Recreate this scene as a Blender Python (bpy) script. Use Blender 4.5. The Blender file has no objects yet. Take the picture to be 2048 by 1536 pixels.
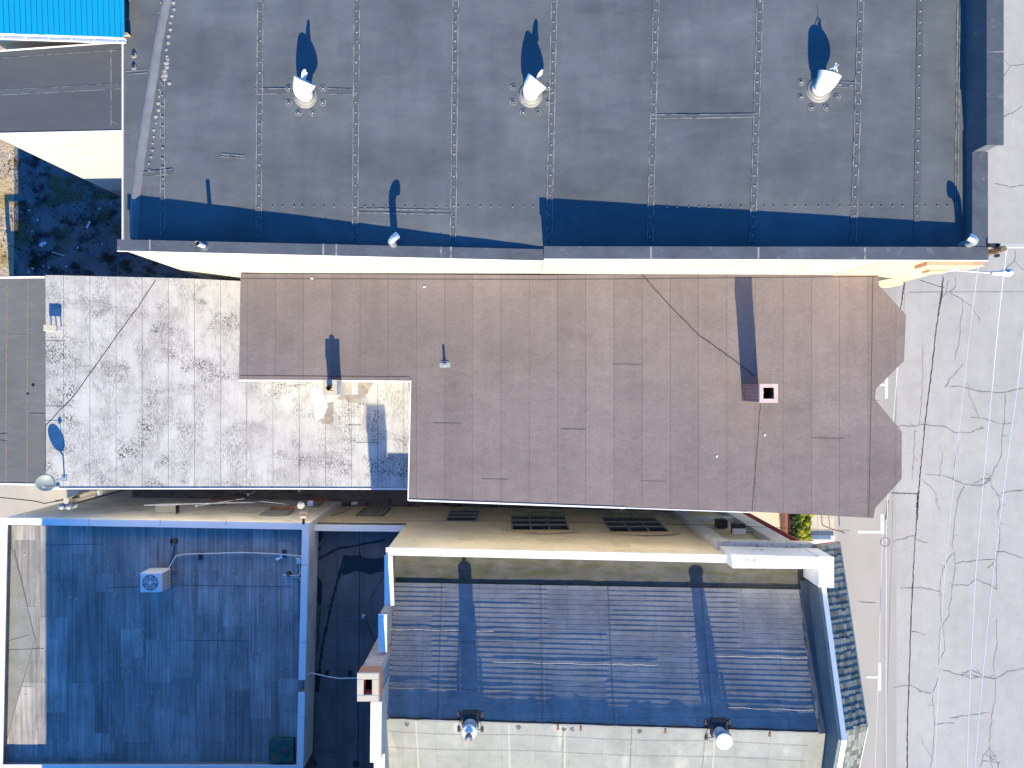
import bpy, bmesh, math, random
from mathutils import Vector, noise as mnoise

random.seed(7)
scn = bpy.context.scene
# ------------------------------------------------------------------ camera
CAM = 31.7                      # metres above the street
F = 1440.0                      # focal length in photo pixels (2048 wide)
cd = bpy.data.cameras.new('camera'); cam = bpy.data.objects.new('camera', cd)
scn.collection.objects.link(cam); scn.camera = cam
cd.sensor_width = 36.0; cd.lens = 36.0 * F / 2048.0
cd.clip_start = 0.5; cd.clip_end = 1000.0
cam.location = (0, 0, CAM); cam.rotation_euler = (0, 0, 0)
# ------------------------------------------------------------------ world, sun
SUN_TAN = 0.488; SUN_DX = -0.065
w = bpy.data.worlds.new('World'); scn.world = w; w.use_nodes = True
nt = w.node_tree; nt.nodes.clear()
wo = nt.nodes.new('ShaderNodeOutputWorld'); bg = nt.nodes.new('ShaderNodeBackground')
sky = nt.nodes.new('ShaderNodeTexSky'); sky.sky_type = 'NISHITA'; sky.sun_disc = False
sky.sun_elevation = math.atan(SUN_TAN); sky.sun_rotation = math.radians(180 - 3.7)
sky.altitude = 600; sky.air_density = 1.0; sky.dust_density = 0.2; sky.ozone_density = 3.0
tint = nt.nodes.new('ShaderNodeVectorMath'); tint.operation = 'MULTIPLY'
tint.inputs[1].default_value = (0.22, 0.74, 1.25)
nt.links.new(sky.outputs[0], tint.inputs[0]); nt.links.new(tint.outputs[0], bg.inputs[0])
bg.inputs[1].default_value = 0.11
nt.links.new(bg.outputs[0], wo.inputs[0])
sl = bpy.data.lights.new('sun', 'SUN'); sl.energy = 4.5; sl.angle = math.radians(0.5)
sl.color = (1.0, 0.855, 0.565)
so = bpy.data.objects.new('sun', sl); scn.collection.objects.link(so)
so.rotation_euler = Vector((SUN_DX, 1, -SUN_TAN)).to_track_quat('-Z', 'Y').to_euler()
so.location = (2, -30, 40)
scn.view_settings.view_transform = 'Standard'; scn.view_settings.look = 'None'
scn.view_settings.gamma = 1.0; scn.view_settings.exposure = 1.30

# ------------------------------------------------------------------ helpers
def P(u, v, k):                 # a point seen at photo pixel (u, v), k metres below the camera
    return Vector(((u - 1024) * k / F, (768 - v) * k / F, CAM - k))

ROOTCOL = scn.collection
SPLIT = {'felt_patch','coping_joint','fixing_bump','screw_cap','lap_line','slat','tar_patch','pilaster','west_coping','ridge_bolt','bracket','leg','skid','paint_patch','string_course','glazing_bar','cap_leg','gable_coping','fan_blade','seam_line','edge_trim','insulator','stepped_parapet','mortar_joint','roof_drain','patch_ring','cornice','corner_cornice','sealant_patch','welt','drip_edge'}
class MB:
    def __init__(s): s.v = []; s.f = []; s.m = []; s.sm = []; s.g = []
    def add(s, vs, fs, m=0, smooth=False):
        b = len(s.v); s.v += [tuple(p) for p in vs]; s.g.append((b, len(s.v), len(s.f), len(s.f)+len(fs)))
        for f in fs: s.f.append([b + i for i in f]); s.m.append(m); s.sm.append(smooth)
        return s
    def box(s, x0, x1, y0, y1, z0, z1, m=0):
        v = [(x0,y0,z0),(x1,y0,z0),(x1,y1,z0),(x0,y1,z0),(x0,y0,z1),(x1,y0,z1),(x1,y1,z1),(x0,y1,z1)]
        return s.add(v, [(3,2,1,0),(4,5,6,7),(0,1,5,4),(1,2,6,5),(2,3,7,6),(3,0,4,7)], m)
    def obox(s, c, sx, sy, sz, rz=0, m=0):      # c = centre of the bottom face
        ca, sa = math.cos(rz), math.sin(rz); v = []
        for z in (0, sz):
            for x, y in ((-sx/2,-sy/2),(sx/2,-sy/2),(sx/2,sy/2),(-sx/2,sy/2)):
                v.append((c[0]+x*ca-y*sa, c[1]+x*sa+y*ca, c[2]+z))
        return s.add(v, [(3,2,1,0),(4,5,6,7),(0,1,5,4),(1,2,6,5),(2,3,7,6),(3,0,4,7)], m)
    def quad(s, a, b, c, d, m=0): return s.add([a,b,c,d], [(0,1,2,3)], m)
    def prism(s, poly, z0, z1, m=0, mtop=None, cap=True, bottom=True):
        n = len(poly)
        zt = [z1(p) if callable(z1) else z1 for p in poly]
        if sum(poly[i][0]*poly[(i+1)%n][1]-poly[(i+1)%n][0]*poly[i][1] for i in range(n)) < 0:
            poly = poly[::-1]; zt = zt[::-1]
        v = [(p[0],p[1],z0) for p in poly] + [(p[0],p[1],z) for p, z in zip(poly, zt)]
        s.add(v, [(i,(i+1)%n,n+(i+1)%n,n+i) for i in range(n)], m)
        if cap: s.add(v[n:], [tuple(range(n))], m if mtop is None else mtop)
        if bottom: s.add(v[:n], [tuple(range(n))[::-1]], m)
        return s
    def tube(s, path, r, n=8, m=0, cap=True, smooth=True):
        path = [Vector(p) for p in path]; rr = r if isinstance(r, (list, tuple)) else [r]*len(path)
        b = len(s.v); up = None; f0 = len(s.f)
        for i, p in enumerate(path):
            t = (path[min(i+1,len(path)-1)] - path[max(i-1,0)]).normalized()
            if up is None:
                up = Vector((0,0,1)) if abs(t.z) < .9 else Vector((1,0,0))
            a = t.cross(up)
            if a.length < 1e-4: a = t.orthogonal()
            a.normalize(); c = a.cross(t).normalized(); up = c
            for j in range(n):
                q = p + (a*math.cos(2*math.pi*j/n) + c*math.sin(2*math.pi*j/n))*rr[i]
                s.v.append(tuple(q))
        for i in range(len(path)-1):
            for j in range(n):
                s.f.append([b+i*n+j, b+i*n+(j+1)%n, b+(i+1)*n+(j+1)%n, b+(i+1)*n+j]); s.m.append(m); s.sm.append(smooth)
        if cap:
            s.f.append([b+j for j in range(n)]); s.m.append(m); s.sm.append(False)
            e = b+(len(path)-1)*n
            s.f.append([e+j for j in range(n)][::-1]); s.m.append(m); s.sm.append(False)
        s.g.append((b, len(s.v), f0, len(s.f)))
        return s
    def cyl(s, c, r, h, n=20, m=0, r2=None):
        return s.tube([c, (c[0],c[1],c[2]+h)], [r, r if r2 is None else r2], n, m)
    def ribbon(s, pts, wd, m=0):                # flat strip lying on a surface
        pts = [Vector(p) for p in pts]; v = []
        ww = wd if isinstance(wd, (list,tuple)) else [wd]*len(pts)
        for i, p in enumerate(pts):
            t = (pts[min(i+1,len(pts)-1)] - pts[max(i-1,0)]); t.z = 0
            if t.length < 1e-6: t = Vector((1,0,0))
            t.normalize(); nrm = Vector((-t.y, t.x, 0))
            v += [p + nrm*ww[i]/2, p - nrm*ww[i]/2]
        fs = [(2*i+1, 2*i+3, 2*i+2, 2*i) for i in range(len(pts)-1)]
        return s.add(v, fs, m)
    def disc(s, c, r, n=14, m=0, jit=0):
        v = [(c[0]+r*(1+random.uniform(-jit,jit))*math.cos(2*math.pi*i/n), c[1]+r*(1+random.uniform(-jit,jit))*math.sin(2*math.pi*i/n), c[2]) for i in range(n)]
        return s.add(v, [tuple(range(n))], m)
    def dome(s, c, r, h, n=10, m=0):
        v = []
        for k, (q, z) in enumerate(((1,0),(.8,.55),(.4,.9))):
            v += [(c[0]+r*q*math.cos(2*math.pi*i/n), c[1]+r*q*math.sin(2*math.pi*i/n), c[2]+h*z) for i in range(n)]
        v.append((c[0],c[1],c[2]+h)); f = []
        for k in range(2): f += [(k*n+i, k*n+(i+1)%n, (k+1)*n+(i+1)%n, (k+1)*n+i) for i in range(n)]
        f += [(2*n+i, 2*n+(i+1)%n, 3*n) for i in range(n)]
        return s.add(v, f, m, True)
    def build(s, name, mats, parent=None, bevel=0, origin=None):
        if name in SPLIT and parent is not None and len(s.g) > 1:
            # a prism is several add() calls that share an outline: join groups whose vertices coincide
            gs = [[g] for g in s.g]; keys = [set(tuple(round(c,4) for c in v) for v in s.v[g[0]:g[1]]) for g in s.g]; i = 0
            while i < len(gs):
                j = i+1
                while j < len(gs):
                    if keys[i] & keys[j]: gs[i] += gs.pop(j); keys[i] |= keys.pop(j); j = i+1
                    else: j += 1
                i += 1
            if 1 < len(gs) <= 100:
                o = None
                for g in gs:
                    q = MB()
                    for (a,b,c,d) in g:
                        b0 = len(q.v); q.v += s.v[a:b]; q.f += [[k-a+b0 for k in f] for f in s.f[c:d]]; q.m += s.m[c:d]; q.sm += s.sm[c:d]
                    o = q.build(name, mats, parent, bevel, origin)
                return o
        me = bpy.data.meshes.new(name)
        o0 = Vector(origin) if origin is not None else Vector((0,0,0))
        me.from_pydata([tuple(Vector(p)-o0) for p in s.v], [], s.f)
        if not isinstance(mats, (list,tuple)): mats = [mats]
        for m in mats: me.materials.append(m)
        for i, p in enumerate(me.polygons): p.material_index = s.m[i]; p.use_smooth = s.sm[i]
        me.update()
        o = bpy.data.objects.new(name, me); ROOTCOL.objects.link(o)
        if parent is not None:
            o.parent = parent; o.location = o0 - world_loc(parent)
        else: o.location = o0
        if bevel:
            b = o.modifiers.new('bevel', 'BEVEL'); b.width = bevel; b.segments = 2; b.limit_method = 'ANGLE'
        return o
def world_loc(o):
    l = Vector((0,0,0))
    while o is not None: l += o.location; o = o.parent
    return l
def thing(name, loc, label, cat, group=None):
    o = bpy.data.objects.new(name, None); ROOTCOL.objects.link(o); o.location = loc
    o.empty_display_size = .2
    return tag(o, label, cat, group)
def tag(o, label, cat, group=None, kind=None):
    o['label'] = label; o['category'] = cat
    if group: o['group'] = group
    if kind: o['kind'] = kind
    return o
def struct(o): o['kind'] = 'structure'; return o
def children(o): return [c for c in bpy.data.objects if c.parent == o]
def copy_tree(o, parent=None):
    c = o.copy(); ROOTCOL.objects.link(c); c.parent = parent
    for ch in children(o): copy_tree(ch, c)
    return c
def offset(poly, d):            # move every edge of a polygon inward by d
    n = len(poly); A = sum(poly[i][0]*poly[(i+1)%n][1]-poly[(i+1)%n][0]*poly[i][1] for i in range(n))
    sgn = 1 if A > 0 else -1; out = []
    for i in range(n):
        p0, p1, p2 = [Vector(poly[j][:2]) for j in ((i-1)%n, i, (i+1)%n)]
        a = (p1-p0).normalized(); b = (p2-p1).normalized()
        na = Vector((-a.y, a.x))*sgn; nb = Vector((-b.y, b.x))*sgn
        q = (na+nb); den = 1 + na.dot(nb)
        out.append(tuple(p1 + q*(d/max(den,.3))))
    return out
def lerp(a, b, t): return a + (b-a)*t
def wob(pts, n, amp, seed=0):   # subdivide a line and let it wander
    out = []
    for i in range(len(pts)-1):
        a, b = Vector(pts[i]), Vector(pts[i+1])
        for j in range(n):
            t = j/n; p = a.lerp(b, t)
            q = mnoise.noise_vector(p*3.1 + Vector((seed*7.3, 1.7, 0)))*amp + mnoise.noise_vector(p*9 + Vector((0, seed*3.3, 0)))*amp*.5
            out.append(Vector((p.x+q.x, p.y+q.y, p.z)))
    out.append(Vector(pts[-1])); return out

# ------------------------------------------------------------------ materials
MC = {}
def N(nt, t, **kw):
    n = nt.nodes.new(t)
    for k, v in kw.items(): setattr(n, k, v)
    return n
def math_node(nt, op, a, b=None, clamp=False):
    n = N(nt, 'ShaderNodeMath', operation=op, use_clamp=clamp)
    for i, x in enumerate((a, b)):
        if x is None: continue
        if isinstance(x, (int, float)): n.inputs[i].default_value = x
        else: nt.links.new(x, n.inputs[i])
    return n.outputs[0]
def rng(nt, x, a, b, c, d):
    n = N(nt, 'ShaderNodeMapRange'); nt.links.new(x, n.inputs[0])
    for i, q in enumerate((a, b, c, d)): n.inputs[i+1].default_value = q
    return n.outputs[0]
def nz(nt, pos, sc, detail=3, rough=.55, off=0):
    mp = N(nt, 'ShaderNodeMapping'); nt.links.new(pos, mp.inputs[0])
    s = sc if isinstance(sc, (tuple, list)) else (sc, sc, sc)
    mp.inputs['Scale'].default_value = s; mp.inputs['Location'].default_value = (off, off*.37, off*1.7)
    n = N(nt, 'ShaderNodeTexNoise'); n.inputs['Scale'].default_value = 1; n.inputs['Detail'].default_value = detail
    n.inputs['Roughness'].default_value = rough
    nt.links.new(mp.outputs[0], n.inputs['Vector']); return n.outputs[0]
def mix(nt, fac, a, b):
    n = N(nt, 'ShaderNodeMix', data_type='RGBA'); 
    if isinstance(fac, (int,float)): n.inputs[0].default_value = fac
    else: nt.links.new(fac, n.inputs[0])
    for i, x in ((6, a), (7, b)):
        if isinstance(x, tuple): n.inputs[i].default_value = (x[0], x[1], x[2], 1)
        else: nt.links.new(x, n.inputs[i])
    return n.outputs[2]
def mat(name, col, rough=.85, var=(), layers=(), bump=(), brick=None, spec=.25, metal=0, sheets=None):
    """var: (scale, detail, amount) noise that varies the tone; layers: (colour, scale, lo, hi, detail[, max]) stains;
    bump: (scale, detail, metres); sheets: roll width, length, tone change, seam colour, seam width"""
    if name in MC: return MC[name]
    m = bpy.data.materials.new(name); m.use_nodes = True; nt = m.node_tree
    b = nt.nodes['Principled BSDF']; g = N(nt, 'ShaderNodeNewGeometry'); pos = g.outputs['Position']
    b.inputs['Roughness'].default_value = rough; b.inputs['Metallic'].default_value = metal
    b.inputs['Specular IOR Level'].default_value = spec
    v = None
    cur = None
    if brick or sheets:
        sp = N(nt, 'ShaderNodeSeparateXYZ'); nt.links.new(pos, sp.inputs[0])
        cb = N(nt, 'ShaderNodeCombineXYZ')
        if sheets:
            ax = sheets.get('axis', 'y')
            if ax == 'y': nt.links.new(math_node(nt,'ADD',sp.outputs[1],23.3), cb.inputs[0]); nt.links.new(math_node(nt,'ADD',sp.outputs[0],sheets.get('off',0)), cb.inputs[1])
            else: nt.links.new(sp.outputs[0], cb.inputs[0]); nt.links.new(math_node(nt,'ADD',sp.outputs[1],sheets.get('off',0)), cb.inputs[1])
            bw, rh, ms = sheets['len'], sheets['w'], sheets.get('seam', .012)
            c2 = tuple(c*(1-sheets['tone']) for c in col); mc = sheets['seamcol']; freq = 3
        else:
            ax = brick.get('axis', 'x')
            nt.links.new(sp.outputs[0 if ax == 'x' else 1], cb.inputs[0]); nt.links.new(sp.outputs[2], cb.inputs[1])
            bw, rh, ms = brick.get('len', .215), brick.get('h', .072), .009
            c2 = brick.get('c2', tuple(c*.75 for c in col)); mc = brick['mortar']; freq = 2
        bt = N(nt, 'ShaderNodeTexBrick'); nt.links.new(cb.outputs[0], bt.inputs['Vector'])
        bt.offset = .5; bt.offset_frequency = 2; bt.squash = 1
        if sheets: bt.offset = .37; bt.offset_frequency = 3
        bt.inputs['Color1'].default_value = (*col, 1); bt.inputs['Color2'].default_value = (*c2, 1)
        bt.inputs['Mortar'].default_value = (*mc, 1); bt.inputs['Scale'].default_value = 1
        bt.inputs['Mortar Size'].default_value = ms; bt.inputs['Mortar Smooth'].default_value = .2
        bt.inputs['Brick Width'].default_value = bw; bt.inputs['Row Height'].default_value = rh
        cur = bt.outputs[0]
    for i, (sc, det, amt) in enumerate(var):
        x = rng(nt, nz(nt, pos, sc, det, off=i*5.1), .3, .7, 1-amt, 1+amt)
        v = x if v is None else math_node(nt, 'MULTIPLY', v, x)
    if cur is None: 
        rgb = N(nt, 'ShaderNodeRGB'); rgb.outputs[0].default_value = (*col, 1); cur = rgb.outputs[0]
    for i, L in enumerate(layers):
        c, sc, lo, hi, det = L[:5]
        f = rng(nt, nz(nt, pos, sc, det, off=11+i*3.7), lo, hi, 0, L[5] if len(L) > 5 else 1)
        if len(L) > 6:          # gate: a second, larger noise decides where the stain may appear
            f = math_node(nt, 'MULTIPLY', f, rng(nt, nz(nt, pos, L[6][0], 2, off=31+i), L[6][1], L[6][2], 0, 1))
        cur = mix(nt, f, cur, c)
    if v is not None:
        vm = N(nt, 'ShaderNodeVectorMath', operation='SCALE'); nt.links.new(cur, vm.inputs[0]); nt.links.new(v, vm.inputs['Scale'])
        cur = vm.outputs[0]
    nt.links.new(cur, b.inputs['Base Color'])
    last = None
    for i, (sc, det, dist) in enumerate(bump):
        bn = N(nt, 'ShaderNodeBump'); bn.inputs['Strength'].default_value = 1; bn.inputs['Distance'].default_value = dist
        nt.links.new(nz(nt, pos, sc, det, off=50+i), bn.inputs['Height'])
        if last is not None: nt.links.new(last, bn.inputs['Normal'])
        last = bn.outputs[0]
    if last is not None: nt.links.new(last, b.inputs['Normal'])
    MC[name] = m; return m

epdm = mat('rubber membrane', (.104,.117,.130), .62, var=[((.35,.4,.5),4,.20),((2.2,.4,1),3,.07),((.9,1.6,1),4,.10),(60,2,.10)],
           layers=[((.20,.20,.20),(.8,.35,.5),.62,.85,4,.35),((.07,.075,.085),(.5,2.2,.5),.62,.75,4,.4)],
           bump=[((.8,1.1,1),4,.022),((.25,.5,1),3,.05)], spec=.3)
epdm_seam = mat('membrane seam tape', (.092,.102,.116), .6, var=[(20,3,.15)], bump=[(6,3,.01)])
chalk = mat('chalky sealant', (.27,.28,.285), .8, layers=[((.11,.12,.135),5,.46,.60,4)])
washer = mat('washer bump', (.21,.22,.23), .7, layers=[((.12,.13,.14),9,.5,.6,2)])
coping_dark = mat('dark coping membrane', (.085,.098,.12), .6, var=[(1.2,4,.16),(40,2,.06)], layers=[((.22,.23,.25),3,.6,.75,5,.5)], bump=[(3,4,.02)])
brown = mat('brown felt', (.214,.179,.175), .9, var=[((.22,.25,.3),3,.10),(1.3,5,.06),(8,5,.05),((3,.35,1),3,.05),(48,3,.15)],
            sheets=dict(len=300, w=.905, tone=.13, seamcol=(.10,.082,.08), seam=.007, off=.35),
            layers=[((.20,.165,.15),.18,.5,.8,2,.5),((.13,.105,.105),(.6,1.2,1),.60,.75,4,.35)], bump=[(1.4,5,.03),(30,3,.006)])
brown_plain = mat('brown felt flashing', (.175,.142,.137), .9, var=[(.6,4,.08),(45,3,.08)], bump=[(2,4,.01)])
brown_line = mat('tar line', (.08,.065,.062), .8)
white_roof = mat('weathered white roof felt', (.50,.495,.485), .85, var=[((2,.6,1),4,.08),((.5,.35,1),3,.08),(50,3,.09),((9,.5,1),3,.045)],
            sheets=dict(len=300, w=.905, tone=.04, seamcol=(.16,.15,.15), seam=.009, off=.12),
            layers=[((.035,.03,.035),(24,17,10),.46,.60,8,.95,(((.9,1.2,1)),.50,.66)),
                    ((.11,.105,.105),(26,3.2,10),.50,.66,6,.6,(((2.4,.5,1)),.48,.66)), ((.20,.195,.19),(30,9,10),.46,.62,6,.7,((1.1,.8,1),.44,.58)), ((.30,.29,.28),((1.4,1.3,1)),.52,.66,5,.45),
                    ((.10,.10,.10),70,.60,.68,3,.8)], bump=[(3,4,.01),(40,3,.004)])
grey_roof = mat('grey felt', (.135,.142,.15), .9, var=[(.5,4,.12),(50,3,.10),((1,5,1),3,.05)], layers=[((.12,.12,.125),1.2,.58,.72,4,.5)], bump=[(2,4,.02)])
orange_stain = mat('orange stained seam', (.24,.19,.13), .9, layers=[((.16,.16,.165),5,.45,.6,3)])
shade_roof = mat('old ribbed felt', (.31,.30,.29), .85, var=[((6,.35,1),4,.22),((17,.3,1),2,.16),((1.1,.5,1),4,.28),(45,3,.08)],
            sheets=dict(len=6.1, w=.95, tone=.28, seamcol=(.15,.15,.155), seam=.012, off=.2),
            layers=[((.46,.44,.42),((9,1.1,1)),.60,.72,4,.55,((.35,.5,1),.48,.62)),
                    ((.42,.40,.40),(7,7,7),.70,.76,2,.7),((.15,.15,.155),((1.8,.7,1)),.56,.72,4,.6)], bump=[((8,.6,1),3,.02),(2,3,.02)])
low_roof = mat('dark court felt', (.15,.155,.16), .8, var=[((3,.5,1),4,.14),(1.0,4,.18),(45,3,.08)],
            sheets=dict(len=9, w=1.05, tone=.12, seamcol=(.09,.09,.10), seam=.014, off=.5), bump=[(2,3,.02)])
tar = mat('wet tar', (.012,.012,.014), .35, spec=.5, bump=[(6,3,.01)])
slope_n = mat('ribbed slope felt', (.245,.25,.26), .85, var=[((1.2,.5,1),4,.20),(6,5,.10),(40,3,.14),((.5,5,1),3,.10)],
            layers=[((.42,.42,.42),(4,8,4),.70,.78,4,.5),((.18,.18,.185),(.7,.9,1),.55,.7,4,.35)],
            sheets=dict(axis='x', len=2.9, w=2.4, tone=.10, seamcol=(.16,.16,.165), seam=.010, off=.9), bump=[(5,4,.006)])
slope_s = mat('pale green grey felt', (.262,.275,.268), .8, var=[((.8,.5,1),4,.12),(3,5,.08),(50,3,.05)],
            layers=[((.20,.215,.205),(1.1,.8,1),.55,.70,5,.6),((.42,.42,.40),(1.4,.35,1),.60,.74,3,.7),((.12,.12,.12),(6,9,5),.68,.74,4,.5)],
            sheets=dict(len=2.3, w=1.05, tone=.10, seamcol=(.20,.215,.205), seam=.008, off=.3), bump=[(3,4,.01)])
moss_strip = mat('mossy gutter', (.085,.085,.083), .9, var=[(2,4,.2)], layers=[((.06,.07,.04),(1.2,5,2),.42,.62,5,.9),((.10,.105,.11),(.4,1.5,1),.55,.7,3,.6)], bump=[(4,4,.02)])
cream = mat('cream painted wall', (.40,.37,.335), .85, var=[((.5,1,3),4,.08),(3,4,.05),((1,1,20),3,.04)],
            layers=[((.36,.26,.19),(.7,1,5),.55,.70,5,.6),((.20,.18,.16),((2.5,1,.5)),.66,.78,4,.35)], bump=[((1,1,8),3,.01)])
cream_low = mat('pale rendered wall', (.40,.375,.34), .85, var=[((.5,1,3),4,.07),((1,1,25),3,.05)], bump=[(4,3,.01)])
shadow_base = mat('shadow toned wall', (.30,.22,.22), .85, var=[((1,1,14),3,.15)])
ybrick = mat('yellow brick', (.62,.45,.24), .85, brick=dict(mortar=(.66,.58,.42), c2=(.50,.36,.20)), var=[(3,3,.08)])
ybrick_y = mat('yellow brick return', (.62,.45,.24), .85, brick=dict(axis='y', mortar=(.66,.58,.42), c2=(.50,.36,.20)), var=[(3,3,.08)])
salmon = mat('salmon terracotta', (.62,.34,.25), .7, var=[(4,3,.06)])
tan_wall = mat('tan painted brick wall', (.95,.81,.56), .85, brick=dict(mortar=(.88,.73,.49), c2=(.94,.79,.54)), var=[((.8,1,1.4),4,.10),(5,3,.05)],
            layers=[((.45,.40,.24),(.6,1,.5),.55,.75,4,.5),((.74,.64,.42),(1.5,1,4),.6,.72,3,.5)], bump=[(12,3,.004)])
grey_wall = mat('beige rendered wall', (.86,.82,.72), .85, var=[((.8,1,1.4),4,.10)], layers=[((.42,.40,.30),(.9,1,1.6),.52,.75,4,.6)], bump=[((4,4,14),3,.01)])
white = mat('white paint', (.80,.79,.77), .6, var=[(2,3,.03)])
white_metal = mat('white metal coping', (.88,.88,.88), .45, var=[(1.5,3,.03)], spec=.4)
white_flaky = mat('flaking white paint', (.78,.77,.74), .8, layers=[((.36,.35,.34),(5,6,5),.60,.66,6,.9,(1.1,.42,.6))], bump=[(8,4,.01)])
stone_flaky = mat('weathered white ledge', (.62,.60,.56), .85, layers=[((.22,.21,.20),(7,9,6),.52,.60,6,.85,(1.2,.42,.62)),((.74,.72,.68),3,.55,.7,3,.7)], bump=[(6,4,.01)])
redbrick = mat('red brick', (.36,.13,.10), .9, brick=dict(mortar=(.42,.38,.36), c2=(.26,.09,.08)), var=[(4,3,.15)])
redbrick_y = mat('red brick side', (.36,.13,.10), .9, brick=dict(axis='y', mortar=(.42,.38,.36), c2=(.26,.09,.08)), var=[(4,3,.15)])
palebrick = mat('pale limewashed brick', (.55,.43,.38), .9, brick=dict(mortar=(.50,.46,.42), c2=(.42,.27,.22)), var=[(4,3,.12)])
palebrick_y = mat('pale limewashed brick side', (.42,.40,.38), .9, brick=dict(axis='y', mortar=(.30,.29,.28), c2=(.34,.32,.31)), var=[(4,3,.12)])
pinkbrick = mat('pink chimney top brick', (.62,.47,.43), .9, var=[(12,3,.12)])
cement = mat('cream cement cap', (.50,.46,.38), .9, var=[(6,3,.08)], layers=[((.5,.42,.36),9,.6,.7,3,.5)])
orange_band = mat('orange corbel brick', (.50,.22,.13), .9, var=[(9,3,.12)])
black = mat('hollow black', (.004,.004,.004), .95)  # near-black plugs paint the dark inside flues and pipe mouths
dark_metal = mat('dark metal', (.035,.035,.04), .5, spec=.4)
grey_metal = mat('grey metal', (.30,.32,.34), .45, metal=.4, var=[(4,3,.1)])
galv = mat('galvanised sheet', (.62,.66,.70), .32, metal=.75, var=[(5,3,.08)])
vent_white = mat('white enamelled sheet', (.80,.80,.80), .4, var=[(5,3,.04)], spec=.4)
road_m = mat('pale concrete road', (.385,.38,.378), .9, var=[((.3,.25,1),4,.06),(2,4,.05),((3,.3,1),3,.03),(22,3,.08),(70,3,.14)],
            layers=[((.28,.27,.27),(.4,.25,1),.58,.78,5,.4),((.26,.25,.25),(1.5,.9,1),.66,.76,5,.5),((.22,.21,.21),90,.60,.70,2,.5)], bump=[(40,3,.004)])
lane_m = mat('worn gravelly parking lane', (.37,.352,.335), .9, var=[((.6,.3,1),4,.05),(55,4,.12)],
            layers=[((.25,.24,.23),(40,40,1),.60,.68,3,.6),((.34,.32,.31),(1,.5,1),.6,.75,4,.4)], bump=[(40,3,.006)])
gutter_m = mat('speckled gutter panel', (.345,.335,.328), .9, var=[((2,.3,1),4,.06),(60,4,.14)], layers=[((.25,.24,.24),(50,50,1),.58,.67,3,.6)])
walk_m = mat('cream concrete pavement', (.52,.48,.42), .9, var=[(1,4,.05),(50,3,.05)], sheets=dict(len=1.5, w=1.5, tone=.05, seamcol=(.30,.27,.24), seam=.012, off=.1))
crack_m = mat('crack filler', (.17,.165,.165), .9)
crack_dark = mat('black joint filler', (.03,.03,.032), .8)
paint = mat('white road paint', (.62,.62,.60), .7, layers=[((.5,.49,.48),9,.6,.68,4,.6)])
yard_m = mat('broken yard asphalt', (.14,.15,.175), .95, var=[(.8,5,.2),(22,4,.28)],
            layers=[((.012,.014,.012),(1.6,1.9,1),.50,.62,8,.9),((.10,.10,.055),(.45,.6,1),.50,.60,6,.9),
                    ((.02,.022,.016),(9,9,3),.56,.66,5,.85,((.55,.6,1),.42,.58)),
                    ((.30,.30,.27),60,.68,.74,2,.7),((.13,.16,.03),(1.3,1.3,1),.66,.74,5,.8)], bump=[(8,5,.05),(1.2,4,.05)])
dry_m = mat('dry grass and gravel', (.40,.33,.25), .95, var=[(1.5,5,.2),(30,4,.22)],
            layers=[((.38,.27,.10),(.8,.8,1),.48,.62,5,.9),((.36,.34,.33),(.5,.8,1),.55,.65,4,.8),((.10,.09,.06),(5,5,1),.63,.70,6,.7)], bump=[(10,5,.05)])
alley_m = mat('alley concrete', (.17,.15,.15), .95, var=[(1.2,4,.15),(30,4,.1)], layers=[((.03,.03,.015),(3,5,1),.58,.68,6,.8),((.08,.10,.025),(1.5,3,1),.62,.7,5,.8)], bump=[(8,4,.02)])
apron_m = mat('pale back lot concrete', (.42,.39,.35), .95, var=[(1,4,.08),(40,3,.06)], layers=[((.28,.26,.24),(.5,.3,1),.6,.72,4,.5)])
ground_m = mat('ground', (.30,.28,.26), .95, var=[(.5,4,.1)])
glass = mat('dark window glass', (.012,.014,.016), .15, spec=.5)
frame_grey = mat('grey window frame', (.30,.31,.30), .6)
blue_metal = mat('cyan painted metal roof', (.003,.25,.47), .45, var=[(1.5,3,.03)], spec=.35)
cable_white = mat('pale cable', (.72,.72,.74), .6)
cable_black = mat('black cable', (.02,.02,.022), .6)
wood = mat('weathered pole wood', (.30,.21,.13), .85, var=[((20,20,2),4,.25)], bump=[((25,25,1.5),3,.01)])
rust = mat('rusty metal', (.25,.12,.07), .8, var=[(9,4,.2)])
green_box = mat('green painted steel with rust', (.02,.12,.10), .6, layers=[((.20,.11,.05),(4,5,4),.56,.62,6,.9),((.01,.05,.05),2,.55,.65,3,.6)])
leaf_d = mat('dark leaves', (.05,.09,.018), .7, var=[(9,3,.3)])
leaf_y = mat('yellow green leaves', (.30,.30,.02), .7, var=[(9,3,.25)])
plastic = mat('grey plastic', (.28,.30,.34), .5)
shingle_a = mat('green grey shingle', (.21,.225,.21), .85, var=[((2.8,2.8,2.8),1,.22),(30,3,.15)], bump=[(20,3,.005)])
shingle_s = mat('shingle underlayer', (.05,.065,.06), .9, var=[(6,3,.2)])
red_trim = mat('red trim', (.35,.05,.06), .6)
teal = mat('teal fascia board', (.10,.24,.26), .6, var=[(3,3,.1)])
litter_m = mat('white scrap', (.75,.75,.78), .7)
terra = mat('brick rubble sill', (.36,.14,.08), .9, var=[(25,3,.4)])

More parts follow.
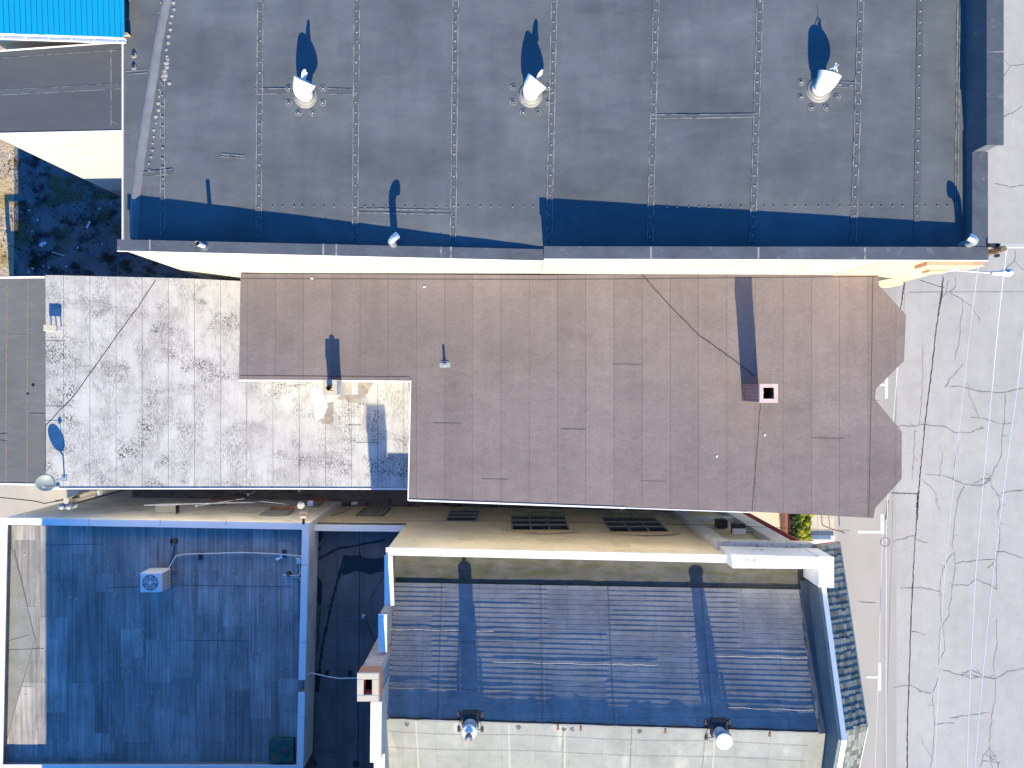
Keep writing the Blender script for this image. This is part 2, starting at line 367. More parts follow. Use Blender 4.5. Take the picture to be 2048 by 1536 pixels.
# ------------------------------------------------------------------ ground, street
struct(MB().quad((-150,-150,-.012),(150,-150,-.012),(150,150,-.012),(-150,150,-.012)).build('ground', ground_m))
struct(MB().quad((16.3,-120,0),(60,-120,0),(60,120,0),(16.3,120,0)).build('road', road_m))
struct(MB().quad((14.3,-120,.004),(16.3,-120,.004),(16.3,120,.004),(14.3,120,.004)).build('parking_lane', lane_m))
struct(MB().quad((16.3,-120,.004),(16.92,-120,.004),(16.92,120,.004),(16.3,120,.004)).build('gutter_strip', gutter_m))
mb = MB().box(8,14.15,-60,60,-.01,.12); struct(mb.build('pavement', walk_m))
struct(MB().box(14.15,14.3,-60,60,-.01,.123).build('kerb', apron_m, bevel=.01))
# road markings: parking stall corner marks
mk = MB()
def rect_px(mb, u0, u1, v0, v1, z, m=0):
    a = P(u0,v1,CAM-z); b = P(u1,v0,CAM-z); mb.quad((a.x,a.y,z),(b.x,a.y,z),(b.x,b.y,z),(a.x,b.y,z), m)
for r in ((1716,1761,1061,1067),(1761,1768,1028,1068),(1733,1756,1352,1357),(1756,1762,1326,1382),(1757,1770,767,772),(1770,1776,755,797)):
    rect_px(mk, *r, .010)
struct(mk.build('road_markings', paint))
# cracks
ck = MB()
def G(u, v, z=.009): p = P(u, v, CAM); p.z = z; return p
cracks = [
 [(1845,690),(1845,760),(1843,800),(1839,850),(1828,853),(1800,851)],
 [(1840,850),(1885,853),(1912,865),(1940,866),(1968,855)],
 [(1832,858),(1828,880),(1826,925),(1824,960)],
 [(1900,772),(1930,775),(1960,783),(2000,786),(2048,776)],
 [(2009,786),(2010,845),(2007,850),(2003,900),(2003,915),(1990,935),(1980,957),(1983,975),(1998,990),(2000,1010),(1996,1030),(2000,1065),(1998,1100),(1993,1120),(1992,1146),(1993,1178)],
 [(1940,836),(1970,838),(2009,849),(2022,846)],
 [(1934,765),(1938,790),(1950,815),(1956,836)],
 [(1852,950),(1888,951),(1930,970),(1965,970),(1980,957)],
 [(1950,966),(1978,955)],[(1960,974),(1976,964),(1981,957)],
 [(2003,985),(2025,983),(2048,981)],
 [(1930,970),(1915,1000),(1908,1060),(1905,1090),(1910,1110),(1908,1150),(1903,1180),(1897,1230),(1885,1250),(1880,1270),(1877,1320),(1880,1345),(1866,1385),(1868,1440),(1868,1490),(1862,1536)],
 [(1910,1105),(1898,1115),(1885,1140),(1880,1183),(1881,1240),(1889,1270),(1889,1300),(1877,1330)],
 [(1845,1175),(1880,1183)],[(1800,1176),(1845,1175)],
 [(1885,1340),(1915,1348),(1950,1352),(1992,1358),(2020,1342),(2048,1337)],
 [(1925,1345),(1945,1341),(1965,1352),(1990,1357)],[(1920,1350),(1938,1357),(1958,1354)],
 [(1905,1170),(1935,1171),(1950,1160),(1970,1166),(1995,1178)],
 [(1993,1240),(1995,1290),(1992,1300),(1985,1330),(1992,1358),(1990,1400),(1983,1425),(1980,1480),(1981,1520),(1985,1536)],
 [(1900,1436),(1940,1430),(1980,1425)],
 [(1981,1495),(1968,1510),(1960,1536)],[(1981,1500),(1990,1515),(1998,1536)],[(1970,1510),(1990,1520)],[(1965,1522),(1998,1526)],
 [(1908,1127),(1945,1122),(1990,1119)],
 [(1993,1103),(2015,1105),(2048,1118)],[(1992,1120),(1975,1137)],
 [(1838,1384),(1862,1386)],[(1840,1475),(1865,1518)],[(1870,1448),(1908,1446)],
 [(1820,1262),(1850,1270)],[(1790,1375),(1820,1370),(1845,1385)],
 [(1926,600),(1922,640),(1915,700),(1910,720)],[(1925,730),(1900,760),(1890,775)],
 [(2048,540),(2035,530),(2027,523),(2030,498)],[(2027,523),(2008,540)],
 [(1910,555),(1912,572),(1900,585),(1940,610),(1960,640)],[(1895,560),(1893,590),(1880,595)],
 [(2048,128),(2035,132),(2020,130),(2005,155)],[(2020,130),(2010,122)],[(2048,212),(2030,222),(2003,236)],[(2048,372),(2020,375),(1990,368)],
 [(1800,855),(1790,850)],[(1886,905),(1882,930),(1878,950)],[(1916,890),(1906,960)],
 [(1843,958),(1870,985),(1872,1005),(1878,1022)],
 [(1785,1085),(1800,1078),(1830,1072)],[(1830,1080),(1855,1085)],
]
for i, c in enumerate(cracks):
    pts = wob([G(u,v) for u, v in c], 9, .06, i)
    wdt = [random.uniform(.008,.024) for _ in pts]; ck.ribbon(pts, wdt)
    for p in pts[4::6]:                              # short side branches
        if random.random() < .16:
            a = random.uniform(0, 6.28); L = random.uniform(.1,.35)
            ck.ribbon(wob([p, p+Vector((math.cos(a)*L, math.sin(a)*L, 0))], 5, .05, i+9), [.012]*6)
jl = [(1886,552,.03),(1883,590,.07),(1879,615,.05),(1872,660,.03),(1861,760,.045),(1850,844,.035),(1843,922,.035),(1837,985,.05),(1835,1000,.10),(1834,1030,.07),(1833,1045,.03),(1830,1077,.03),(1826,1150,.04),(1820,1298,.04),(1815,1451,.045),(1814,1560,.05)]
pj = []; wj = []
for (a,b) in zip(jl, jl[1:]):
    n = 14
    for t in range(n): pj.append((lerp(a[0],b[0],t/n), lerp(a[1],b[1],t/n))); wj.append(lerp(a[2],b[2],t/n)*random.uniform(.6,1.25))
ck.ribbon([G(u+random.uniform(-.8,.8),v,.012) for u,v in pj], wj, 1)
for (u0,v0,u1,v1,wd,m) in ((1808,565,1804,600,.05,1),(1804,600,1800,620,.03,1),(1776,1000,1772,1040,.07,1),(1775,985,1774,1062,.035,1),(1818,585,2048,584,.014,0),(1782,986,1836,988,.025,1),
                       (1868,1446,1868,1446.5,.02,0),(1718,1204,1750,1206,.025,0),(1793,760,1770,1536,.012,0),(1809,570,1807,700,.012,0)):
    ck.ribbon(wob([G(u0,v0,.014),G(u1,v1,.014)], 16, .02, u0), [wd*random.uniform(.5,1.2) for _ in range(17)], m)
struct(ck.build('road_cracks', [crack_m, crack_dark]))
# yard, dry verge, alley
yard = [P(-140,200,CAM),P(700,200,CAM),P(700,780,CAM),P(-140,780,CAM)]
def grid_sheet(mb, x0,x1,y0,y1,z,nx,ny,amp,m=0,sc=1.3):
    vs = []
    for j in range(ny+1):
        for i in range(nx+1):
            x = lerp(x0,x1,i/nx); y = lerp(y0,y1,j/ny)
            vs.append((x,y,z + amp*(mnoise.noise(Vector((x*sc,y*sc,3.3)))+.5*mnoise.noise(Vector((x*sc*3,y*sc*3,1)))+.6)))
    fs = [(j*(nx+1)+i, j*(nx+1)+i+1, (j+1)*(nx+1)+i+1, (j+1)*(nx+1)+i) for j in range(ny) for i in range(nx)]
    return mb.add(vs, fs, m)
struct(grid_sheet(MB(), -21.9, -8, 3.0, 13.5, .01, 110, 84, .02).build('yard_surface', yard_m))
struct(grid_sheet(MB(), -34, -21.9, 3.0, 22, .01, 70, 90, .03).build('dry_verge', dry_m))
struct(grid_sheet(MB(), -19.2, 13.2, -5.6, -3.2, .0, 160, 14, .012).build('alley_floor', alley_m))
struct(MB().quad((-40,-30,.02),(-16.7,-30,.02),(-16.7,-3.3,.02),(-40,-3.3,.02)).build('back_lot', apron_m))
# tufts of weeds in the yard
tf = MB()
for i in range(2600):
    u = random.uniform(0, 420); v = random.uniform(300, 556)
    if mnoise.noise(Vector((u*.013, v*.017, 5))) < .02 and not (u > 240 and v > 480): continue
    p = G(u, v, .02); r = random.uniform(.015,.05); a = random.uniform(0,3.14)
    d = Vector((math.cos(a)*r, math.sin(a)*r, 0)); h = random.uniform(.03,.12)
    q = Vector((random.uniform(-.04,.04), random.uniform(-.04,.04), h))
    tf.add([p-d, p+d, p+q], [(0,1,2)], 1 if (u > 240 or random.random() < .12) else 0)
tag(tf.build('weeds', [mat('dull weeds',(.06,.06,.03),.9,var=[(9,3,.4)]), mat('bright moss',(.13,.15,.02),.9,var=[(9,3,.4)])]),
    'low weeds and moss growing through the broken yard surface', 'weeds', kind='stuff')

# ------------------------------------------------------------------ A: the large black-roofed building
ZA = [(-11.54,9.95),(.82,10.65),(12.57,11.04),(16,11.1)]
def za(x):
    if x <= ZA[0][0]: return ZA[0][1]
    for a, b in zip(ZA, ZA[1:]):
        if x <= b[0]: return lerp(a[1], b[1], (x-a[0])/(b[0]-a[0]))
    return ZA[-1][1]
def PA(u, v, dz=0):
    z = 10.5
    for _ in range(8): p = P(u, v, CAM-z-dz); z = za(p.x)
    return P(u, v, CAM-z-dz)
A = thing('commercial_building', (0,3.6,0), 'large commercial building with black membrane roof and stepped dark parapet, cream south wall', 'building')
YN = 24.0
sw = [(-11.72,3.95),(.93,3.66),(.93,3.60),(13.33,3.55)]
wl = MB()
def south_y(x):
    return lerp(3.95,3.66,(x+11.72)/12.65) if x < .93 else lerp(3.60,3.55,(x-.93)/12.4)
pt = []
# south wall: cream part, then yellow brick beyond x = 10.5
def swall(x0,x1,zt,m): wl.quad((x0,south_y(x0+1e-6),0),(x1,south_y(x1-1e-6),0),(x1,south_y(x1-1e-6),zt),(x0,south_y(x0+1e-6),zt),m)
wl.quad((-11.48,3.95,0),(-8.85,3.60,0),(-8.85,3.60,6.5),(-11.48,3.95,6.5),0)
wl.quad((-11.48,3.95,6.5),(-8.85,3.60,6.5),(-8.85,south_y(-8.85),10.62),(-11.48,3.95,10.62),0)
wl.quad((-8.85,3.555,0),(.93,3.535,0),(.93,3.535,8.35),(-8.85,3.555,8.35),0)
wl.quad((-8.85,3.555,8.35),(.93,3.535,8.35),(.93,3.655,10.62),(-8.85,south_y(-8.85),10.62),0)
wl.quad((.93,3.535,0),(10.5,3.50,0),(10.5,3.50,8.35),(.93,3.535,8.35),0); wl.quad((.93,3.535,8.35),(10.5,3.50,8.35),(10.5,3.56,11.32),(.93,3.60,11.32),0); wl.quad((10.5,3.50,8.35),(11.2,3.50,8.35),(11.2,3.555,11.32),(10.5,3.56,11.32),0)
wl.quad((.93,3.60,0),(.93,3.66,0),(.93,3.66,11.32),(.93,3.60,11.32),0)
wl.quad((-11.48,YN,0),(-11.48,3.95,0),(-11.48,3.95,9.8),(-11.48,YN,9.8),0)
A_w = wl.build('wall', cream, A)
wl = MB(); wl.quad((10.5,3.49,0),(13.33,3.48,0),(13.33,3.48,8.35),(10.2,3.49,8.35),0); wl.quad((10.2,3.49,8.35),(13.33,3.48,8.35),(13.33,3.535,11.32),(10.85,3.545,11.32),0)
wl.quad((13.33,3.538,0),(13.33,YN,0),(13.33,YN,11.3),(13.33,3.538,11.3),1)
wl.build('brick_front', [ybrick, ybrick_y], A)
# roof membrane
rf = MB(); nx, ny = 120, 60; vs = []
for j in range(ny+1):
    for i in range(nx+1):
        x = lerp(-11.70,13.0,i/nx); y = lerp(south_y(x)+.2, YN, (j/ny)**1.3)
        wv = .010*mnoise.noise(Vector((x*.7,y*1.1,0))) + .004*mnoise.noise(Vector((x*2,y*3,5)))
        vs.append((x,y,za(x)+wv))
rf.add(vs, [(j*(nx+1)+i, j*(nx+1)+i+1, (j+1)*(nx+1)+i+1, (j+1)*(nx+1)+i) for j in range(ny) for i in range(nx)], 0, True)
Ar = rf.build('roof', epdm, A)
# parapets
pp = MB()
def para(x0,x1,zt,ti=.27):
    ya0, ya1 = south_y(x0+1e-6)+.012, south_y(x1-1e-6)+.012
    pts = [(x0,ya0),(x1,ya1),(x1,ya1+ti),(x0,ya0+ti)]
    pp.prism(pts, 9.6, zt)
para(-11.48,.93,10.66,.24); para(.931,13.0,11.38,.26)
pp.box(13.0,13.325,3.565,6.55,9.9,11.36); pp.box(13.0,13.34,6.551,YN,9.9,11.98)
pp.build('parapet', coping_dark, A)
cp = MB()
cp.prism([(-11.52,3.89),(.945,3.60),(.945,3.93),(-11.52,4.22)], 10.66, 10.70, 0)
cp.prism([(.90,3.53),(13.42,3.49),(13.42,3.86),(.90,3.88)], 11.38, 11.42, 0)
cp.box(12.97,13.42,3.862,6.55,11.362,11.41,0); cp.box(12.97,13.44,6.52,YN,11.98,12.03,0)
cp.build('coping', coping_dark, A, bevel=.012)
# pale drip edge under the coping and coping joints
dr = MB(); dr.prism([(-11.53,3.877),(.945,3.585),(.945,3.60),(-11.53,3.892)],10.63,10.69); dr.prism([(.9,3.515),(13.43,3.475),(13.43,3.49),(.9,3.53)],11.35,11.41)
dr.prism([(-11.76,4.2),(-11.72,4.2),(-11.72,YN),(-11.76,YN)],9.7,10.0)
dr.build('drip_edge', white_metal, A)
jn = MB()
for u in (298,645,671,880,900,1300,1515,1728):
    k = 21.0 if u < 1085 else 20.28
    x = (u-1024)*k/F; y = south_y(x)-.06; z = CAM-k+.006
    jn.quad((x,y,z),(x+.05,y,z),(x+.05,y+.34,z),(x,y+.34,z))
jn.quad((12.98,9.06,12.035),(13.43,9.06,12.035),(13.43,9.09,12.035),(12.98,9.09,12.035))
jn.build('coping_joint', chalk, A)
# seams
def seam(uvs, wpx=11, dots=20, lines=True, dark=True, r=.035):
    mb = MB(); pts = []
    for (a,b) in zip(uvs, uvs[1:]):
        L = math.hypot(b[0]-a[0], b[1]-a[1]); n = max(2, int(L/12))
        for t in range(n): pts.append((lerp(a[0],b[0],t/n), lerp(a[1],b[1],t/n)))
    pts.append(uvs[-1][:2]); Wd = wpx*.0146
    C3 = [PA(u,v,.016) for u,v in pts]
    if dark: mb.ribbon(C3, Wd, 0)
    if lines:
        for sgn in (-1,1):
            ln = []
            for i, p in enumerate(C3):
                t = (C3[min(i+1,len(C3)-1)]-C3[max(i-1,0)]).normalized(); nrm = Vector((-t.y,t.x,0))
                ln.append(p + nrm*sgn*(Wd/2 + .010*mnoise.noise(p*2.0+Vector((sgn*9,0,0)))) + Vector((0,0,.006)))
            mb.ribbon(ln, [random.uniform(.010,.030) for _ in ln], 1)
    if dots:
        for (a,b) in zip(uvs, uvs[1:]):
            L = math.hypot(b[0]-a[0], b[1]-a[1]); n = int(L/dots)
            for t in range(n):
                q = (t+.5+random.uniform(-.1,.1))/n
                p = PA(lerp(a[0],b[0],q)+random.uniform(-.8,.8), lerp(a[1],b[1],q), .012)
                rr = r*random.uniform(.7,1.25); mb.dome(p, rr, .022, 9, 2)
    return mb.build('seam' if (lines or dark) else 'screw_cap', [epdm_seam, chalk, washer], Ar)
for (u0,u1) in ((521,517),(714,710),(912,906),(1109,1098),(1313,1300),(1521,1505),(1723,1707)):
    seam([(u0,-30),(u1,484)])
seam([(1841,-30),(1833,484)], 12, 21, lines=False)
seam([(325,160),(326,470)], 9, 20, lines=True, dark=False)
seam([(509,183),(598,182)], 11, 0); seam([(655,183),(712,184)], 11, 0); seam([(1085,183),(1104,183)], 9, 0)
seam([(1668,169),(1716,171)], 11, 18); seam([(1301,234),(1513,231)], 7, 0)
seam([(535,413),(902,414)], 13, 20, lines=False, dark=False, r=.022); seam([(905,413),(1296,414)], 13, 21, lines=False, dark=False, r=.022); seam([(1301,414),(1905,412)], 13, 21, lines=False, dark=False, r=.022)
seam([(715,422),(905,425)], 8, 0, dark=False)
seam([(285,350),(345,343)], 10, 0); seam([(440,311),(490,315)], 5, 0, dark=False)
seam([(1912,420),(1918,-20)], 5, 0, dark=False); seam([(252,146),(296,143)], 6, 0, dark=False)
# raised cant ridge near the west edge, with bulging fixings beside it
rg = MB(); rp = [(338,-30),(326,30),(312,100),(304,160),(292,230),(280,310),(270,400),(266,478)]
pts = [PA(u,v,0) for u,v in rp]
rp2 = wob(pts, 8, .02, 3)
for i in range(len(rp2)-1):
    pass
vs = []; prof = ((-.13,.0),(-.075,.055),(-.05,.075),(.05,.075),(.09,.05),(.17,.0))
for i, p in enumerate(rp2):
    t = (rp2[min(i+1,len(rp2)-1)]-rp2[max(i-1,0)]).normalized(); nrm = Vector((-t.y,t.x,0))
    if nrm.x < 0: nrm = -nrm
    for a, h in prof: vs.append(p + nrm*a + Vector((0,0,h+.004)))
n = len(prof); fs = [(i*n+j, i*n+j+1, (i+1)*n+j+1, (i+1)*n+j) for i in range(len(rp2)-1) for j in range(n-1)]
rg.add(vs, [f for f in fs], 0, True)
rg.build('cant_ridge', mat('cant membrane', (.17,.18,.20), .6, var=[(3,3,.12)]), Ar)
bl = MB()
for i in range(26):
    t = i/25; v = lerp(5, 340, t); u = lerp(349, 297, t) + random.uniform(-2,2)
    big = .06 if i < 8 or 13 < i < 18 else .045
    bl.dome(PA(u, v, .0), big*random.uniform(.7,1.1), .02, 10, 0)
for i in range(7): bl.dome(PA(333+random.uniform(-6,6), 118+i*8, 0), random.uniform(.06,.10), .02, 10, 0)
for i in range(16):
    t = i/15; bl.dome(PA(lerp(322,274,t), lerp(5,300,t), 0), .035, .02, 8, 0)
bl.build('fixing_bump', mat('bleached membrane bump', (.30,.29,.27), .7, layers=[((.16,.17,.18),6,.5,.62,3)]), Ar)
# front cornice at the south east corner
cn = MB(); cn.box(11.95,13.333,3.40,3.535,10.30,10.96); cn.box(12.75,13.333,3.42,3.53,9.3,9.72)
cn.box(13.335,13.62,3.40,YN,10.30,10.96); cn.build('cornice', salmon, A, bevel=.02)
cn = MB(); cn.box(10.9,13.333,3.40,3.53,6.3,6.7); cn.box(13.335,13.6,3.46,YN,6.3,6.7); cn.box(10.4,13.333,3.38,3.53,2.6,3.1)
cn.build('string_course', mat('cream stone trim', (.66,.55,.33), .8, var=[(4,3,.08)]), A, bevel=.02)

# wind cowls
def cowl(u, v, yaw, round_vane=True):
    base = PA(u, v); t = thing('roof_cowl', base, 'x', 'roof vent', 'white swivelling wind cowls on the black roof')
    b = MB()
    b.cyl(base+Vector((0,0,.0)), .37, .03, 28, 0, .33); b.cyl(base+Vector((0,0,.03)), .31, .05, 28, 0, .24)
    b.build('flashing_boot', mat('pale boot', (.24,.24,.235), .7, var=[(8,3,.15)]), t)
    sp = MB()
    for i in range(8):
        a = math.pi*(.62 + i*.25) ; 
        if math.sin(a) > .55: continue
        q = base+Vector((math.cos(a)*.56, math.sin(a)*.56, 0)); q.z = za(q.x)+.018
        sp.disc(q, .10, 12, 0, .12); sp.disc(q+Vector((0,0,.004)), .075, 12, 1, .1); sp.dome(q+Vector((0,0,.008)), .035, .03, 9, 0)
    sp.build('patch_ring', [chalk, epdm_seam], t)
    nk = MB(); nk.cyl(base+Vector((0,0,.06)), .205, .26, 28); nk.build('neck', vent_white, t)
    d = Vector((math.cos(yaw), math.sin(yaw), 0)); R = .21; z0 = .30
    path = []; rad = []
    for i in range(6):
        a = i/5*math.radians(78)
        path.append(base + d*(R*(1-math.cos(a))) + Vector((0,0,z0+R*math.sin(a)))); rad.append(.24+.013*i)
    e = path[-1]; dd = (path[-1]-path[-2]).normalized()
    path.append(e + dd*.10); rad.append(.325)
    hd = MB(); hd.tube(path, rad, 26, 0, cap=False, smooth=False)
    hd.tube([p - dd*.004 for p in path[::-1]], [r-.012 for r in rad[::-1]], 26, 0, cap=False, smooth=False)
    hd.build('hood', vent_white, t)
    vn = MB(); side = Vector((-d.y, d.x, 0)); th = .012; m0 = path[-1]
    if round_vane:      # oval tail blade standing on the hood
        fin = [m0 + dd*(.10+.13*math.cos(q)) + Vector((0,0,.24+.12*math.sin(q))) for q in [i*math.pi/8 for i in range(16)]]
    else:
        fin = [m0 - dd*.05 + Vector((0,0,-.06)), m0 + dd*.12, m0 + dd*.18 + Vector((0,0,.14)), m0 + dd*.02 + Vector((0,0,.27)), m0 - dd*.06 + Vector((0,0,.22))]
    n_ = len(fin)
    vn.add([p+side*th for p in fin] + [p-side*th for p in fin], [tuple(range(n_)), tuple(range(2*n_-1,n_-1,-1))] + [(i,n_+i,n_+(i+1)%n_,(i+1)%n_) for i in range(n_)])
    plate = [m0 - dd*.10, m0 + dd*.22 + Vector((0,0,.02)), m0 + dd*.20 + Vector((0,0,.20)), m0 - dd*.06 + Vector((0,0,.24))]
    vn.add([p+side*th for p in plate] + [p-side*th for p in plate], [(0,1,2,3),(7,6,5,4)] + [(i,4+i,4+(i+1)%4,(i+1)%4) for i in range(4)])
    if not round_vane:
        tp = m0+dd*.02+Vector((0,0,.36))
        for sd in (-1,0,1): vn.tube([m0+side*.12*sd-dd*.03+Vector((0,0,.24)), tp], .010, 6)
        vn.tube([tp, tp+Vector((0,0,.16))], .008, 6)
    vn.build('vane', vent_white, t)
    return t
c1 = cowl(612,192, math.radians(62)); c1['label'] = 'leftmost of the three white wind cowls on the black roof'
c2 = cowl(1062,190, math.radians(50)); c2['label'] = 'middle white wind cowl of the three on the black roof'
c3 = cowl(1638,180, math.radians(72), False); c3['label'] = 'rightmost white wind cowl, nearest the street, on the black roof'

def gooseneck(base, h, yaw, r, R, label, matl=galv, cat='vent pipe', end=100, group=None, rt=None):
    t = thing('gooseneck_vent', base, label, cat, group); d = Vector((math.cos(yaw), math.sin(yaw), 0))
    path = [base, base+Vector((0,0,h*.5)), base+Vector((0,0,h))]
    for i in range(1,7):
        a = math.radians(end)*i/6
        path.append(base + d*(R*(1-math.cos(a))) + Vector((0,0,h+R*math.sin(a))))
    m = MB(); m.tube(path, r, 18, 0, cap=False, smooth=False); m.build('pipe', matl, t)
    e = path[-1]; n = (path[-1]-path[-2]).normalized(); m = MB(); m.tube([e-n*.03, e-n*.02], r*.93, 18, 0); m.build('opening', black, t)
    f = MB(); f.cyl(base, r*1.8, .02, 20, 0, r*1.5); f.build('flange', epdm_seam, t)
    return t
gooseneck(PA(790,492), .62, math.radians(40), .105, .17, 'shiny galvanised gooseneck vent in the shade of the left parapet', end=120)
gooseneck(PA(1921,492), .55, math.radians(155), .11, .20, 'shiny galvanised gooseneck vent in the corner by the street front', end=110)
t = thing('vent_pipe', PA(412,494), 'short pale pipe rising through the left parapet coping', 'pipe')
b0 = P(408,492,21.0); b0.z = 10.68
m = MB(); m.tube([b0-Vector((0,0,.02)), b0+Vector((-.02,0,.42))], .065, 18, 0, cap=False); m.tube([b0+Vector((-.02,0,.405)), b0+Vector((-.02,0,.41))], .055, 16, 1); m.build('pipe', [white_metal, black], t)
m = MB(); m.cyl(b0+Vector((0,0,.02)), .15, .03, 18, 0, .09); m.build('boot', coping_dark, t)
for i, (u,v) in enumerate(((268,110),(268,134))):
    b = PA(u,v); t = thing('vent_stub', b, ('upper','lower')[i]+' of two small pipe stubs at the west edge of the black roof', 'pipe', 'pipe stubs at the west roof edge')
    m = MB(); m.cyl(b, .10, .03, 16, 1, .08); m.tube([b, b+Vector((0,0,.07))], .045, 14, 0); m.build('pipe', [dark_metal, chalk], t)
# dark corner object at the very top left of the roof
b = PA(258,-4); t = tag(MB().cyl(b, .11, .18, 18, 0, .09).build('dark_stub', dark_metal), 'small dark cylinder at the top left corner of the black roof', 'vent')

# ------------------------------------------------------------------ G: grey roof west of A
Gb = thing('grey_building', (-15,9,0), 'low grey roofed building with bright cream south wall beside the weedy yard', 'building')
zg = CAM-21.8
gp = [P(-34,266.5,21.8),P(400,257,21.8),P(400,73,21.8),P(-34,105,21.8)]
m = MB(); gi = offset([(p.x,p.y) for p in gp], .05); m.prism(gi, 3.2, zg-.1); m.build('wall', cream_low, Gb)
m = MB(); m.prism(offset([(p.x,p.y) for p in gp], .052), 0, 3.2); m.build('wall_shadow_band', shadow_base, Gb)  # lower wall coloured dark where the white-roofed wing's shadow falls
m = MB(); m.prism([(p.x,p.y) for p in gp], zg-.1, zg); Gr = m.build('roof', mat('grey membrane', (.082,.088,.098), .65, var=[((.3,.8,1),4,.06),(60,2,.06)], bump=[(.8,3,.03)]), Gb)
e = MB()
def linepx(mb, uvs, k, wd, dz=.006, m=0, sub=6, amp=.004):
    p = [P(u,v,k-dz) for u,v in uvs]; mb.ribbon(wob(p, sub, amp, uvs[0][0]), wd, m)
linepx(e, [(-34,187),(250,172)], 21.8, .12, .005); linepx(e, [(-34,182),(250,167)], 21.8, .015, .009, 1); linepx(e, [(-34,192),(250,177)], 21.8, .015, .009, 1)
linepx(e, [(222,98),(222,250)], 21.8, .02, .009, 1); linepx(e, [(-34,118),(250,99)], 21.8, .014, .009, 1); linepx(e, [(222,240),(238,250)], 21.8, .014, .012, 1)
e.build('seam', [epdm_seam, chalk], Gr)
e = MB(); q = [(-34,104.5),(400,72.5)]; e.ribbon([P(a,b,21.76) for a,b in q], .05); e.ribbon([P(-34,267.5,21.78),P(400,258,21.78)], .03); e.build('edge_trim', white_metal, Gr)

# ------------------------------------------------------------------ F: blue metal roof, top left
Fb = thing('blue_roofed_building', (-15,14,0), 'brick building with bright blue ribbed metal roof at the top left corner', 'building')
kf = 21.4; a0 = P(-60,66,kf); a1 = P(249,76.3,kf)
fw = Vector((a0.x,a0.y,0)); fe = Vector((a1.x,a1.y,0)); dirn = (fe-fw).normalized(); nor = Vector((-dirn.y, dirn.x, 0))
zf = CAM-kf
def FP(s, t, z): p = fw + dirn*s + nor*t; return Vector((p.x,p.y,z))
L = (fe-fw).length
m = MB(); m.quad(FP(0,.22,0),FP(L,.22,0),FP(L,.22,zf-.1),FP(0,.22,zf-.1),0); m.build('wall', mat('orange brick', (.62,.42,.24), .9, brick=dict(mortar=(.62,.55,.45), c2=(.50,.30,.18))), Fb)
sx = 190*kf/F
m = MB(); m.quad(FP(0,.215,zf-.95),FP(sx-.35,.215,zf-.95),FP(sx-.55,.215,zf-.1),FP(0,.215,zf-.1),0); m.build('painted_band', white, Fb)
for (u0,u1) in ((-35,8),(72-60,110-60),(122-60,140-60)):
    s0, s1 = (u0+60)*kf/F+1.0*0+.0, (u1+60)*kf/F
for i,(s0,s1) in enumerate(((1.05,1.55),(1.72,1.95))):
    m = MB(); m.quad(FP(s0,.205,zf-.62),FP(s1,.205,zf-.62),FP(s1,.205,zf-.25),FP(s0,.205,zf-.25)); wd = m.build('window', frame_grey, Fb)
    m = MB(); m.quad(FP(s0+.04,.20,zf-.57),FP(s1-.04,.20,zf-.57),FP(s1-.04,.20,zf-.30),FP(s0+.04,.20,zf-.30)); m.build('pane', mat('pale glass',(.35,.33,.32),.3), wd)
m = MB()
m.quad(FP(0,0.02,zf),FP(L,0.02,zf),FP(L,8,zf+.9),FP(0,8,zf+.9),0)
s = .02
while s < L:
    a, b = FP(s,.02,zf), FP(s,8,zf+.9); up = Vector((0,0,.035)); h = dirn*.016
    m.add([a-h,a+h,b+h,b-h,a-h+up,a+h+up,b+h+up,b-h+up], [(4,5,6,7),(0,4,7,3),(1,2,6,5),(0,1,5,4)], 0); s += .165
Fr = m.build('roof', blue_metal, Fb)
m = MB(); 
for a,b,c,d in ((0,.0,zf-.06,.03),): pass
g0 = [FP(0,-.10,zf-.10),FP(L,-.10,zf-.10)]
m.add([FP(0,.0,zf-.01),FP(L,.0,zf-.01),FP(L,-.01,zf-.10),FP(0,-.01,zf-.10),FP(0,-.12,zf-.10),FP(L,-.12,zf-.10),FP(L,-.13,zf-.01),FP(0,-.13,zf-.01)], [(0,1,2,3),(3,2,5,4),(4,5,6,7)])
for i in range(7): m.obox(FP(.3+i*.68,-.065,zf-.012), .03, .14, .012)
m.build('gutter', white_metal, Fr)

# ------------------------------------------------------------------ B: brown roofed building with bay windows
kb = 23.1; zb = CAM-kb
Bpx = [(481,547),(1100,550),(1285,548),(1757,543),(1758,570),(1812,630),(1808,722),(1752,778),(1750,798),(1804,864),(1803,958),(1750,1017),(1747,1036),(1500,1023),(1250,1014),(817,999),(821,761),(478,759)]
Bp = [(P(u,v,kb).x, P(u,v,kb).y) for u,v in Bpx]
B = thing('bay_fronted_building', (3,-.5,0), 'brown felt roofed building with two angled bays over the street', 'building')
m = MB(); m.prism(offset(Bp,.14), 0, zb-.12, 0); m.build('wall', mat('pale cream wall', (.82,.80,.74), .85, var=[(1,4,.08)]), B)
m = MB(); m.prism(Bp, zb-.12, zb, 1, 0); Br = m.build('roof', [brown, brown_plain], B)
m = MB()
def edge(mb, uvs, k, wd, h, mi=0, dz=.0):
    pts = [P(u,v,k) for u,v in uvs]
    for a, b in zip(pts, pts[1:]):
        t = (b-a).normalized(); nrm = Vector((-t.y,t.x,0))*wd/2
        mb.add([a-nrm,b-nrm,b+nrm,a+nrm]+[p+Vector((0,0,h)) for p in (a-nrm,b-nrm,b+nrm,a+nrm)], [(4,5,6,7),(0,1,5,4),(1,2,6,5),(2,3,7,6),(3,0,4,7)], mi)
